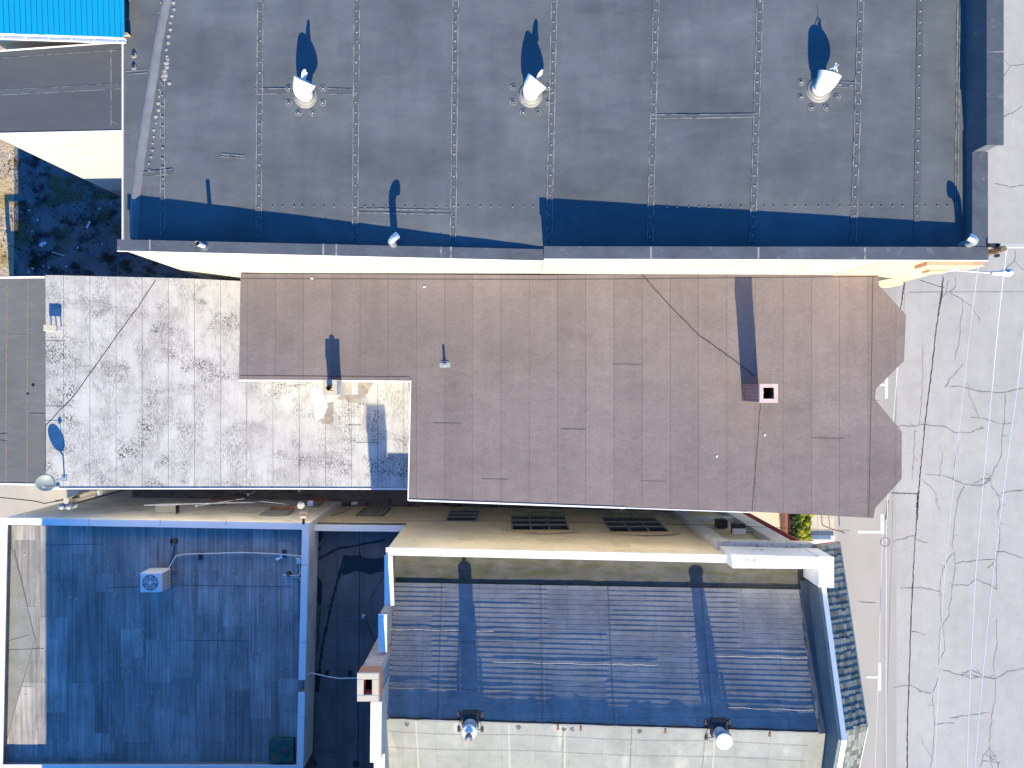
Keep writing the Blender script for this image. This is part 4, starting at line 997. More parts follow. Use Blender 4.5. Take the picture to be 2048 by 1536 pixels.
# ragged dark mastic at the ridge (north side)
m = MB(); pts = []
for q in range(60): x = lerp(XW+.2,9.6,q/59); pts.append(sl(x,.988,.03))
m.ribbon([p-Vector((0,0,.017)) for p in pts], [random.uniform(.04,.16) for _ in pts], 0)
pts = [sl(lerp(XW+.2,9.6,q/59),1.0,.016) + Vector((0,.02,0)) for q in range(60)]; m.ribbon(pts, [random.uniform(.02,.06) for _ in pts], 1)
m.build('ridge_mastic', [tar, mat('grey ridge flashing',(.30,.31,.31),.8)], Dr)
m = MB()
for u in (1117,1163,1334,1545): 
    x = (u-1024)*22.3/F; m.tube([ss(x,.04,.0)-Vector((0,0,.02)), ss(x,.04,.045)], .03, 10); m.obox(ss(x,.10,.0), .08,.12,.015)
m.build('ridge_bolt', rust, Dr)
# east parapet following the pitch
def zE(y):
    if y > -10.75: return lerp(8.28, 9.98, min(1,max(0,(-5.7-y)/5.05)))
    return 9.98 - (-10.75-y)*.33
m = MB(); ys = [-5.7,-8,-10.75,-12,-14,-17]
for a,b in zip(ys,ys[1:]):
    for (x0,x1,dz0,dz1,mi) in ((9.86,10.06,-1.2,-.03,0),):
        m.add([(x0,a,zE(a)+dz0),(x1,a,zE(a)+dz0),(x1,b,zE(b)+dz0),(x0,b,zE(b)+dz0),(x0,a,zE(a)+dz1),(x1,a,zE(a)+dz1),(x1,b,zE(b)+dz1),(x0,b,zE(b)+dz1)], [(4,7,6,5),(0,4,5,1),(0,3,7,4),(1,5,6,2)])
m.build('gable_parapet', mat('gable flashing',(.13,.16,.17),.7,var=[(2,3,.15)]), D)
m = MB()
for a,b in zip(ys,ys[1:]): m.add([(9.95,a,zE(a)-.03),(10.10,a,zE(a)-.03),(10.10,b,zE(b)-.03),(9.95,b,zE(b)-.03),(9.95,a,zE(a)+.01),(10.10,a,zE(a)+.01),(10.10,b,zE(b)+.01),(9.95,b,zE(b)+.01)], [(4,7,6,5),(0,3,7,4),(1,5,6,2),(0,4,5,1)])
m.build('gable_coping', white_metal, D)
m = MB(); pts = [Vector((9.62+.02*math.sin(q), lerp(yg(9.6),yr(9.6),q/26), zs(q/26)+.04)) for q in range(27)]; m.ribbon(pts, [random.uniform(.05,.13) for _ in pts]); m.build('edge_flashing', mat('peeling flashing',(.33,.31,.29),.8,layers=[((.08,.07,.06),6,.5,.6,5)]), Dr)
m = MB(); m.add([Vector((x, lerp(yg(9.6)+.3,yr(9.6),t), zs(max(t,0))+.012)) for t in (0,.25,.5,.75,1) for x in (9.6,9.90)], [(2*i,2*i+1,2*i+3,2*i+2)[::-1] for i in range(4)]); m.build('side_gutter', mat('slate blue gutter felt',(.11,.13,.14),.8,var=[(1.5,4,.2)]), Dr)
# raised white corner cornice, ledge, pilasters
m = MB(); z1 = CAM-22.9
m.prism([(6.95,-5.42),(9.75,-5.50),(9.75,-5.88),(7.02,-5.86)], 7.6, z1); m.prism([(9.751,-5.48),(10.24,-5.50),(10.24,-6.48),(9.751,-6.46)], 7.6, z1+.005)
m.build('corner_cornice', white_flaky, D, bevel=.02)
m = MB(); m.prism([(6.85,-5.28),(10.15,-5.36),(10.15,-5.66),(6.85,-5.60)], 7.1, 7.5); m.build('ledge', stone_flaky, D, bevel=.02)
m = MB(); m.box(6.87,7.36,-5.62,-5.36,0,7.098); m.box(9.05,9.66,-5.66,-5.42,0,7.098); m.box(7.361,9.049,-5.66,-5.44,2.0,2.35); m.build('pilaster', mat('white stone pilaster',(.66,.65,.62),.85,var=[(2,4,.06)],layers=[((.40,.39,.37),(3,3,4),.6,.68,5,.5)]), D)
m = MB(); m.box(9.94,9.99,-5.60,-5.42,0,7.098); m.build('brick_edge', red_trim, D)
m = MB(); m.add([Vector(p) for p in ((7.36,-5.575,0),(9.05,-5.62,0),(9.05,-5.62,7.1),(7.36,-5.575,7.1))],[(0,3,2,1)]); m.build('recessed_panel', mat('dull tan render',(.62,.52,.34),.85,var=[(2,4,.1)],layers=[((.6,.42,.25),2,.6,.75,3,.5)]), D)
# windows with shallow arches
def arch(parent, x0, x1, z, y, rise=.42, ext=.32):
    m = MB(); n = 16; top = []; bot = []
    for i in range(n+1):
        t = i/n; x = lerp(x0-ext, x1+ext, t); a = math.sin(math.pi*t); top.append((x, y+.035, z+.12+rise*a**.8)); bot.append((x, y+.035, z+.02))
    m.add(top+bot, [(i, i+1, n+1+i+1, n+1+i) for i in range(n)], 0)
    m.add([(p[0],p[1],p[2]) for p in top] + [(p[0],y,p[2]) for p in top], [(i,n+1+i,n+2+i,i+1) for i in range(n)], 0)
    m.build('arch_panel', mat('peach arch render',(.78,.58,.36),.85,var=[(3,3,.05)]), parent)
    m = MB(); m.tube([Vector(p)+Vector((0,.01,.015)) for p in top], .016, 6); m.obox((x0-ext+.05,y+.03,z+.05),.34,.05,.05); m.obox((x1+ext-.05,y+.03,z+.05),.34,.05,.05); m.obox(((x0+x1)/2,y+.05,z+.12+rise),.36,.08,.04)
    m.build('arch_moulding', mat('weathered moulding',(.46,.40,.28),.85), parent)
for (x0,x1,z0,z1) in ((0.02,2.1,2.1,4.9),(3.72,5.84,2.05,4.85)):
    y = ynw(x0)+.006
    w_ = wall_window(D, x0,x1,z0,z1,y,(3,3)); arch(w_, x0,x1,z1+.06,y)
    m = MB(); m.box(x0-.1,x1+.1,y,y+.16,z0-.18,z0-.055); m.build('sill', mat('mossy stone sill',(.30,.28,.15),.9,var=[(5,4,.3)]), w_)
y = ynw(-2.6)+.006
w_ = wall_window(D, -2.57,-1.45,1.1,3.35,y,(1,3))
m = MB(); m.box(-2.62,-1.4,y,y+.14,.92,1.04); m.build('sill', mat('mossy stone sill',(.30,.28,.15),.9), w_)
m = MB(); 
for u0,u1,v0,v1 in ((911,944,1076,1086),(1226,1262,1082,1093)):
    zz0, zz1 = CAM-5.5*F/(v0-768), CAM-5.5*F/(v1-768); xx0, xx1 = (u0-1024)*24.5/F, (u1-1024)*24.5/F
    m.quad((xx0,ynw(xx0)+.006,zz0),(xx1,ynw(xx1)+.006,zz0),(xx1,ynw(xx1)+.006,zz1),(xx0,ynw(xx0)+.006,zz1))
m.build('paint_patch', mat('pale paint patch',(.80,.70,.46),.85), D)
# west side: stepped coping and parapet steps
m = MB()
m.prism([(-4.16,-5.6),(-3.90,-5.6),(-3.84,-7.22),(-4.16,-7.22)], 8.16, 8.23)
m.prism([(-4.20,-7.24),(-3.93,-7.24),(-3.93,-8.42),(-4.20,-8.42)], 9.02, 9.10)
m.prism([(-4.20,-9.46),(-3.88,-9.46),(-3.90,-11.25),(-4.22,-11.25)], 10.22, 10.30)
m.prism([(-4.20,-11.26),(-3.88,-11.26),(-3.88,-17),(-4.20,-17)], 9.72, 9.80)
m.build('west_coping', white_metal, D, bevel=.01)
m = MB(); m.box(-4.14,-3.95,-7.20,-5.6,6.9,8.16); m.box(-4.15,-3.95,-8.4,-7.21,7.2,9.02); m.box(-4.15,-3.92,-11.24,-9.3,7.6,10.22); m.box(-4.15,-3.92,-17,-11.245,7,9.72); m.build('stepped_parapet', palebrick_y, D)
# tall limewashed brick chimney with cream cap on the west gable
kt = 21.1; zt = CAM-kt; a = P(714,1403,kt); b = P(757,1346,kt)
ch = MB(); ch.prism([(a.x+.04,a.y+.04),(b.x-.04,a.y+.04),(b.x-.04,b.y-.04),(a.x+.04,b.y-.04)], zi-.02, zt-.55, 0, bottom=False); ch.m = [0,1,0,1,0][:len(ch.f)]
Cc = ch.build('chimney', [palebrick, palebrick_y], D)
m = MB(); ring(m, a.x+.02,b.x+.02,a.y,b.y-.01,zt-.55,zt-.07,.16); m.build('corbel', orange_band, Cc)
m = MB(); ring(m, a.x,b.x,a.y,b.y,zt-.07,zt,.19); m.build('cap', cement, Cc, bevel=.012)
m = MB(); m.box(a.x+.15,b.x-.15,a.y+.15,b.y-.15,zt-.5,zt-.45); m.build('flue', black, Cc)
m = MB(); m.box(a.x+.25,b.x,a.y-.12,a.y+.02,8.5,8.6); m.build('flashing', white_metal, Cc)

# shingled canopy along the street front
aw = thing('shingled_canopy', (10.6,-10,6), 'green grey wood shingle canopy along the street front of the arch windowed building', 'canopy')
def zA_(y):   # height of canopy inner edge
    if y > -10.85: return lerp(7.55, 9.45, min(1,max(0,(-5.45-y)/5.4)))
    return 9.45 - (-10.85-y)*.35
m = MB(); ysn = [-5.45]
yc = -5.45; course = 0; rnd = random.Random(5)
sh = MB()
under = MB()
def cp_(x, y, dz=0):  # canopy surface: falls .55 m towards the street
    return Vector((x, y, zA_(y) - (x-10.09)*.45 + dz))
for a_, b_ in ((-5.45,-10.85),(-10.85,-17)):
    under.quad(cp_(10.09,a_,-.05),cp_(11.22,a_,-.05),cp_(11.22,b_,-.05),cp_(10.09,b_,-.05)[:])
m1 = under.build('deck', shingle_s, aw)
y = -5.45
while y > -16.8:
    north = y > -10.85; step = .205
    x = 10.09 + (.07 if course % 2 else 0)*0; scal = course % 2 == 0
    xx = 10.10
    while xx < 11.2:
        wv = rnd.choice((.11,.14,.17)); x2 = min(xx+wv, 11.22)
        y0 = y; y1 = y - step*1.15
        lift = .028 if north else .012
        lo = y + (rnd.choice((0,.04,.055)) if (north and scal) else rnd.uniform(-.01,.01))
        # lower end (downhill) is raised; downhill is north on the north half, south on the south half
        if north:
            vs = [cp_(xx,lo,lift),cp_(x2-.008,lo,lift),cp_(x2-.008,y1,.0),cp_(xx,y1,.0),cp_(xx,lo,-.03),cp_(x2-.008,lo,-.03)]
            sh.add(vs, [(0,3,2,1),(0,1,5,4)], rnd.choice((0,0,1)))
        else:
            vs = [cp_(xx,y,.0),cp_(x2-.008,y,.0),cp_(x2-.008,y1,lift),cp_(xx,y1,lift)]
            sh.add(vs, [(0,3,2,1)], rnd.choice((0,1,2)))
        xx = x2
    y -= step; course += 1
sh.build('shingle', [shingle_a, mat('darker shingle',(.12,.13,.12),.85,var=[(4,2,.25)]), mat('paler shingle',(.25,.26,.24),.85,var=[(4,2,.2)])], aw)
m = MB()
for a_, b_ in ((-5.43,-10.85),(-10.85,-17)):
    p, q = cp_(11.24,a_,.0), cp_(11.24,b_,.0); m.add([p,q,q-Vector((0,0,.22)),p-Vector((0,0,.22)),p+Vector((.03,0,0)),q+Vector((.03,0,0)),q+Vector((.03,0,-.22)),p+Vector((.03,0,-.22))], [(0,4,5,1),(4,7,6,5)])
m.build('fascia', mat('pale fascia',(.45,.50,.48),.7), aw)
m = MB(); p, q = cp_(10.09,-5.43,0), cp_(11.24,-5.43,0); m.quad(p, q, q-Vector((0,0,.22)), p-Vector((0,0,.22))); m.box(10.02,10.08,-5.7,-5.40,7.1,7.32); m.build('red_trim', red_trim, aw)
# curved teal sign board below the canopy end
t = thing('sign_board', (11.6,-11.6,5), 'curved teal board projecting below the street canopy at the bottom edge', 'sign')
m = MB(); n = 14
for i in range(n):
    a0_, a1_ = i/n, (i+1)/n
    def q(t_, z): 
        yy = -11.25 - 1.9*t_; xx = 11.25 + .62*math.sin(math.pi*min(1,t_*.95+.08)); return Vector((xx,yy,z))
    m.quad(q(a0_,7.3),q(a1_,7.3),q(a1_,6.2),q(a0_,6.2)); m.quad(Vector((11.2,q(a0_,0).y,7.32)),Vector((11.2,q(a1_,0).y,7.32)),q(a1_,7.3),q(a0_,7.3))
m.build('board', teal, t)
m = MB(); m.box(11.22,11.55,-13.0,-11.75,7.33,7.36); m.build('panel', mat('navy panel',(.01,.03,.09),.6), t)

# ------------------------------------------------------------------ tall neighbour just south of the picture; shades the lower left roofs
K = thing('tall_neighbour_building', (-10,-22,0), 'tall brick building standing south of the shaded lower left roofs', 'building')
m = MB(); m.box(-16.48,-3.75,-30,-16.5,0,11.1); m.build('wall', redbrick, K)
m = MB(); m.box(-16.53,-3.70,-30.05,-16.45,11.1,11.15); m.build('roof', grey_roof, K)

# ------------------------------------------------------------------ flue stacks on the ridge
def stack(u, xr, cap):
    b = Vector((xr, yr(xr)-.02, zr-.05)); lab = 'flue stack with a round spinning turbine cap on the roof ridge' if cap == 'turbine' else 'flue stack with a plain white disc cap on the roof ridge'
    t = thing('flue_stack', b, lab, 'chimney flue', 'metal flue stacks on the ridge')
    m = MB(); m.obox(b+Vector((0,.12,-.12)), .50, .46, .34); m.build('curb', mat('tarred curb',(.05,.048,.048),.7,var=[(5,3,.2)]), t)
    m = MB()
    for sx in (-1,1):
        m.box(b.x+sx*.36-.05,b.x+sx*.36+.05,b.y-.30,b.y+.32,b.z-.05,b.z+.02); m.tube([b+Vector((sx*.36,.25,.0)), b+Vector((sx*.23,.05,.35))], .012, 6); m.tube([b+Vector((sx*.40,-.25,.0)), b+Vector((sx*.23,-.05,.35))], .012, 6)
    m.build('bracket', dark_metal, t)
    m = MB(); m.tube([b+Vector((0,0,.1)), b+Vector((0,0,.62))], .215, 26); m.tube([b+Vector((0,0,.40)), b+Vector((0,0,.46))], .235, 26); m.build('pipe', galv if cap=='disc' else mat('dull zinc',(.55,.57,.60),.45,metal=.5), t)
    if cap == 'disc':
        m = MB(); m.cyl(b+Vector((0,0,.70)), .245, .03, 30, 0); m.dome(b+Vector((0,0,.73)), .245, .02, 30); m.build('cap', vent_white, t)
        m = MB(); 
        for a_ in range(4): m.tube([b+Vector((.17*math.cos(a_*1.57+.7),.17*math.sin(a_*1.57+.7),.60)), b+Vector((.17*math.cos(a_*1.57+.7),.17*math.sin(a_*1.57+.7),.71))], .012, 6)
        m.build('cap_leg', dark_metal, t)
    else:
        m = MB(); m.cyl(b+Vector((0,0,.62)), .225, .06, 30, 0, .215); m.cyl(b+Vector((0,0,.68)), .215, .02, 30, 0, .08); m.build('cap', vent_white, t)
        m = MB(); m.tube([b+Vector((0,0,.68)), b+Vector((0,0,.92))], .07, 16); m.build('neck', galv, t)
        m = MB(); c = b+Vector((0,0,.90)); n = 22
        for j in range(n):
            a_ = 2*math.pi*j/n; a2 = a_+.20; pr = [(.075,0),(.125,.05),(.12,.12),(.05,.16)]
            vs = []
            for (r_,z_) in pr: vs += [c+Vector((math.cos(a_)*r_, math.sin(a_)*r_, z_)), c+Vector((math.cos(a2)*r_*.88, math.sin(a2)*r_*.88, z_))]
            m.add(vs, [(0,1,3,2),(2,3,5,4),(4,5,7,6)])
        m.build('turbine', mat('rusty turbine',(.30,.17,.18),.6,metal=.3), t)
        m = MB(); m.cyl(c+Vector((0,0,.15)), .06, .025, 16, 0, .04); m.build('turbine_hub', galv, t)
    return t
stack(940, -1.30, 'turbine'); stack(1447, 6.45, 'disc')

# ------------------------------------------------------------------ things on the H roof
b = P(305,1163,kh-.0); zt_ = .80
t = thing('condenser_unit', (P(305,1163,26.15).x, P(305,1163,26.15).y, zh), 'white air conditioning condenser with top fan on the shaded roof', 'air conditioner')
c = Vector((t.location.x, t.location.y, zh)); hw, hd = .385, .36
m = MB(); m.box(c.x-hw,c.x+hw,c.y-hd,c.y+hd,c.z+.06,c.z+.80); m.build('cabinet', vent_white, t, bevel=.05)
m = MB(); m.box(c.x+hw+.001,c.x+hw+.012,c.y-hd+.05,c.y+hd-.05,c.z+.12,c.z+.72)
m.build('side_panel', mat('coil grille',(.30,.27,.24),.7), t)
m = MB()
for i in range(7): z = c.z+.12+i*.1; m.box(c.x+hw+.012,c.x+hw+.02,c.y-hd+.04,c.y+hd-.04,z-.006,z+.006)
for i in range(6): y_ = lerp(c.y-hd+.05,c.y+hd-.05,i/5); m.box(c.x+hw+.012,c.x+hw+.02,y_-.006,y_+.006,c.z+.12,c.z+.72)
m.build('coil_guard', white, t)
m = MB(); m.disc(c+Vector((0,0,.803)), .29, 32); m.build('fan_well', mat('fan well',(.20,.23,.27),.6), t)
m = MB()
for i in range(5):
    a_ = i*2*math.pi/5+.3; vs = []
    for (r_,da) in ((.05,-.3),(.27,-.28),(.27,.28),(.05,.4)): vs.append(c+Vector((math.cos(a_+da)*r_, math.sin(a_+da)*r_, .806+.004*da)))
    m.add(vs, [(0,1,2,3)])
m.build('fan_blade', mat('fan blade',(.34,.38,.44),.5), t)
m = MB()
for i in range(8): a_ = i*math.pi/4; m.tube([c+Vector((0,0,.822)), c+Vector((math.cos(a_)*.30, math.sin(a_)*.30,.815))], .007, 6)
for r_ in (.30,.20,.10): m.tube([c+Vector((math.cos(2*math.pi*j/28)*r_, math.sin(2*math.pi*j/28)*r_, .82)) for j in range(29)], .006, 5)
m.cyl(c+Vector((0,0,.81)), .06, .02, 16); m.build('fan_guard', vent_white, t)
m = MB()
for dy_ in (-.25,.25): m.box(c.x-.42,c.x+.58,c.y+dy_-.05,c.y+dy_+.05,c.z,c.z+.06)
m.build('skid', mat('treated timber',(.30,.24,.18),.9), t)
def pipe_run(uvs, k, r, mt, name, label, cat, h=.05, sub=6, amp=.006):
    pts = wob([P(u,v,k-h) for u,v in uvs], sub, amp, 2); return tag(MB().tube(pts, r, 8).build(name, mt), label, cat)
pipe_run([(338,1135),(345,1122),(352,1112),(368,1108.5),(420,1107),(480,1105),(540,1107),(590,1111),(602,1112),(603,1116)], kh, .022, white, 'conduit', 'long white conduit running from the condenser to the east parapet', 'conduit', .10)
pipe_run([(337,1134),(343,1120),(348,1105),(349,1090)], kh, .02, cable_black, 'refrigerant_line', 'dark insulated line from the condenser to the roof drain', 'pipe', .05)
pipe_run([(566,1150),(580,1151),(596,1151),(601,1145),(598,1125)], kh, .018, white, 'conduit', 'short white conduit bending below the grey junction box', 'conduit', .08)
pipe_run([(568,1155),(585,1154),(598,1155),(604,1165),(603,1172)], kh, .014, cable_white, 'conduit', 'curved pale cable looping to the parapet below the junction box', 'cable', .06)
pipe_run([(603,1172),(604,1300),(598,1330),(600,1352),(612,1352),(622,1346),(650,1352),(680,1357),(716,1356)], 26.6, .020, cable_white, 'conduit', 'white cable draped over the low wall to the limewashed chimney', 'cable', .0, 8, .01)
for i,(u,v,lab) in enumerate(((351,1082,'small dark drain with rusty collar above the condenser'),(578,1148,'round dark drain with pale pipes near the east parapet'))):
    p = P(u,v,kh-.002); t = thing('roof_drain', p, lab, 'drain')
    m = MB(); m.disc(p, .20, 16, 0, .2); m.cyl(p, .11, .05, 16, 0, .08); m.build('basin', mat('wet soot ring',(.035,.032,.03),.6,layers=[((.2,.19,.18),9,.55,.65,3)]), t)
    m = MB(); m.cyl(p+Vector((0,0,.03)), .055, .08, 14); m.build('strainer', rust, t)
for i,(u,v,k,lab) in enumerate(((402,1112,kh,'left black foot under the white conduit'),(569,1106,kh,'right black foot under the white conduit'),(654,1347,ki,'left black block under the cable on the court roof'),(700,1347,ki,'right black block under the cable on the court roof'))):
    p = P(u,v,k); tag(MB().obox(p,.14,.26,.07).obox(p+Vector((0,0,.07)),.10,.06,.03).build('pipe_support', dark_metal, bevel=.01), lab, 'pipe support', 'black pipe support feet')
b = P(597,1122,kh-.25); t = thing('junction_box', (b.x,b.y,zh), 'grey junction box with folded bracket beside the east parapet', 'electrical box')
m = MB(); m.obox((b.x,b.y,zh+.12),.17,.20,.14,.1); m.build('box', mat('pale grey box',(.55,.57,.60),.5), t, bevel=.01); m = MB(); m.tube([(b.x,b.y,zh),(b.x,b.y,zh+.12)], .02, 8); m.tube([(b.x,b.y,zh+.2),(b.x+.15,b.y+.08,zh+.2)],.012,6); m.build('post', dark_metal, t)
b = P(556,1117,kh-.02); tag(MB().obox(b,.14,.10,.05,.4).obox(b+Vector((.13,.08,0)),.09,.14,.05,.1).build('metal_bracket', white_metal), 'small folded white bracket lying under the conduit', 'bracket')
# green hatch box
b = P(562,1503,kh-.3); t = thing('roof_hatch', (b.x,b.y,zh), 'green painted rusty steel roof hatch at the bottom of the shaded roof', 'hatch')
m = MB(); m.obox((b.x,b.y,zh), .86,.80,.25); m.build('curb', green_box, t); m = MB(); m.obox((b.x,b.y,zh+.25), .92,.86,.05); m.build('lid', green_box, t, bevel=.015)
m = MB(); m.tube([(b.x-.1,b.y+.40,zh+.32),(b.x,b.y+.50,zh+.35),(b.x+.12,b.y+.60,zh+.2)], .012, 6); m.build('handle', rust, t)
# small elbow vent and wire on the court roof
b = P(729,1230,ki); gooseneck(b, .25, math.radians(70), .055, .09, 'small white elbow vent on the dark court roof', vent_white, end=110)
pipe_run([(731,1238),(740,1262),(752,1285)], ki, .008, cable_black, 'lead_wire', 'thin black wire from the elbow vent to the wall', 'wire', .02)
pipe_run([(768,1150),(750,1180),(738,1205)], ki, .007, cable_black, 'lead_wire', 'thin dark wire crossing the court roof above the elbow vent', 'wire', .02)

# ------------------------------------------------------------------ alley furniture
# service pole west end
b = Vector((-15.46,-4.06,0)); zt_ = 6.75
t = thing('utility_pole', b, 'pale utility pole with twin grey transformer cans in the alley behind the white roof', 'utility pole')
m = MB(); m.tube([b, b+Vector((0,0,zt_))], [.13,.10], 12); m.build('pole', mat('pale grey timber',(.50,.46,.38),.85,var=[((10,10,2),3,.15)]), t)
for dx in (-.08,.17):
    m = MB(); q = b+Vector((dx-.12,-.20,zt_-.42)); m.cyl(q, .105, .36, 18); m.dome(q+Vector((0,0,.36)), .105, .07, 18); m.build('transformer', plastic, t)
m = MB()
for i in range(5):
    z = zt_-.25-i*.05; m.tube([b+Vector((.05+i*.03,.05+i*.02,z)), b+Vector((.35+i*.10,.28+.03*i,z-.02))], .018, 6); m.cyl(b+Vector((.35+i*.10,.28+.03*i,z-.03)), .035,.05,8)
m.tube([b+Vector((-.55,-.05,zt_-.3)), b+Vector((.3,.1,zt_-.3))], .03, 6); m.build('insulator_rack', dark_metal, t)
m = MB(); q = b+Vector((.05,.02,4.9)); m.obox(q, .36,.16,.22); m.build('meter_box', mat('pale box',(.45,.48,.46),.6), t); m = MB(); m.tube([b+Vector((.13,-.13,.0)), b+Vector((.13,-.13,6.6))], .03, 8); m.build('riser', dark_metal, t)
def span(pts, r, label, mt=cable_black, sag=0, name='overhead_cable', cat='cable', group=None, n=24):
    pts = [Vector(p) for p in pts]; out = []
    for a_, b_ in zip(pts, pts[1:]):
        for i in range(n): s_ = i/n; q = a_.lerp(b_, s_); q.z -= sag*4*s_*(1-s_); out.append(q)
    out.append(pts[-1]); return tag(MB().tube(out, r, 6).build(name, mt), label, cat, group)
span([P(-60,990,27.6),P(60,1001,27.2),P(88,1007,26.6),P(126,1000,25.6)], .018, 'dark cable sagging from the left edge to the alley utility pole', sag=.05)
# window air conditioner on H wall
y = south_wall_y(-12); xx = P(333,992,27.9).x
t = thing('wall_air_conditioner', (xx,y+.3,3.0), 'pale boxy air conditioner sticking out of the beige alley wall', 'air conditioner')
m = MB(); m.box(xx-.38,xx+.38,y+.0,y+.42,3.5,3.9); m.build('cabinet', mat('greyed cream metal',(.50,.52,.44),.6,var=[(4,3,.08)]), t, bevel=.015)
m = MB(); m.box(xx+.381,xx+.39,y+.06,y+.36,3.56,3.84); m.build('side_vent', dark_metal, t); m = MB(); 
for i in range(3): m.box(xx-.36,xx+.36,y+.10+i*.1,y+.11+i*.1,3.901,3.905)
m.build('top_rib', dark_metal, t)
span([(-13.8,-4.55,4.7),(-9.6,-4.6,3.6),(-8.9,-4.75,3.3)], .02, 'pale conduit run along the beige alley wall', cable_white, name='conduit', cat='conduit')
span([P(380,993,28.4),P(600,1012.5,26.9)], .014, 'dark cable climbing along the beige alley wall to the small dish', sag=.05)
pw = P(392,1012,26.7); tag(MB().tube([pw, pw+Vector((1.15,.0,-1.7))], .016, 6).cyl(pw-Vector((0,0,.02)),.035,.04,10).build('stay_rod', cable_white), 'thin pale rod slanting down the beige alley wall', 'rod')
# small dish and floodlight on the corner of H wall
cp2 = P(602,1012,26.6); dish(Vector((cp2.x+.1,cp2.y-.05,4.2)), cp2, .13, (.1,.5,.75), 'small white satellite dish on the beige alley wall by the coping', vent_white, .28, .04)
fl = P(607,1030,26.2); t = thing('floodlight', (fl.x,fl.y,5.4), 'brown square floodlight bracketed over the alley at the coping corner', 'floodlight')
m = MB(); m.box(fl.x-.17,fl.x+.17,fl.y-.12,fl.y+.14,fl.z-.03,fl.z+.04); m.build('housing', mat('brown grey enamel',(.22,.17,.16),.5), t, bevel=.02)
m = MB(); m.box(fl.x-.10,fl.x+.10,fl.y-.12,fl.y-.02,fl.z+.041,fl.z+.06); m.build('ballast_box', cement, t); m = MB(); m.box(fl.x-.04,fl.x+.04,fl.y-.34,fl.y-.1,fl.z-.02,fl.z+.02); m.build('arm', dark_metal, t)
# alley lamp on tan wall
al = P(709,1007,28.6); t = thing('wall_lamp', al, 'oval grey alley lamp on the tan wall with a dangling lead', 'wall lamp')
m = MB(); m.tube([al+Vector((-.12,0,0)), al, al+Vector((.13,0.02,0))], [.05,.08,.05], 12); m.build('housing', plastic, t); m = MB(); m.tube([al+Vector((.1,0,-.02)), al+Vector((-.3,-.25,.5)), al+Vector((-.7,-.32,.9))], .012, 6); m.build('lead', dark_metal, t)
span([P(683,1042,27.1),P(1000,1042,26.6),P(1420,1050,26.3),P(1700,1061,26)], .008, 'thin dark wire stretched along the tan alley wall', sag=.0)
# vents and blocks low in the alley
for i,(u,lab) in enumerate(((750,'rusty window well cover at the foot of the tan wall, left of the small window'),(945,'rusty window well cover below the small alley window'),(1072,'rusty window well cover beneath the left arched window'))):
    p = P(u+8,1006 if i == 0 else 1010,31.6); t = tag(MB().box(p.x-.42,p.x+.42,p.y-.20,p.y+.12,.0,.14).box(p.x-.36,p.x+.36,p.y-.14,p.y+.06,.14,.17).build('window_well_cover', mat('dull grey cover',(.16,.15,.15),.8)), lab, 'cover', 'covers in the alley')
for i,(u,v,lab) in enumerate(((1244,1020,'small white vent cap at the dark foot of the alley wall'),(598,982,'tiny white cap lying on the alley floor, right'),(496,989,'white vent cap on the alley floor, left'))):
    p = P(u,v,30.9); tag(MB().cyl(Vector((p.x,p.y,.02)),.03,.78,10,0).dome(Vector((p.x,p.y,.80)),.06,.04,12).build('vent_pipe', vent_white), lab, 'pipe')
# debris strips along base of walls
db = MB(); rnd = random.Random(9)
for i in range(700):
    x = rnd.uniform(-9.5, 8.5); y_ = (ynw(x) if x > -4 else yI(x)) + rnd.uniform(.02,.35)**1.3
    s_ = rnd.uniform(.012,.05); db.obox((x,y_,.01), s_, s_*rnd.uniform(.5,1.5), s_*.6, rnd.uniform(0,3), rnd.choice((0,0,1,2)))
tag(db.build('alley_litter', [mat('dark leaf litter',(.03,.032,.012),.95), mat('mossy litter',(.07,.09,.02),.95), mat('brick crumbs',(.16,.09,.07),.95)]), 'leaf litter and moss along the foot of the alley walls', 'litter', kind='stuff')
# speaker & ac on recessed panel
p = P(1443,1048,27.9); t = tag(MB().box(p.x-.20,p.x+.20,-5.56,-5.26,CAM-27.9-.25,CAM-27.9+.14).box(p.x-.17,p.x+.17,-5.255,-5.25,CAM-27.9-.22,CAM-27.9+.10).build('wall_speaker', dark_metal, bevel=.01), 'black boxy speaker on the recessed panel between white pilasters', 'speaker')
p = P(1478,1061,26.9); t = thing('extractor_box', (p.x,-5.5,p.z), 'white topped dark box hung between the white pilasters', 'vent')
m = MB(); m.box(p.x-.24,p.x+.24,-5.60,-5.22,p.z-.22,p.z-.0); m.build('body', dark_metal, t); m = MB(); m.box(p.x-.25,p.x+.25,-5.60,-5.40,p.z,p.z+.03); m.build('lid', vent_white, t); m = MB(); m.tube([(p.x+.25,-5.5,p.z-.1),(p.x+1.1,-5.55,p.z-.15)], .02, 6); m.build('conduit', galv, t)
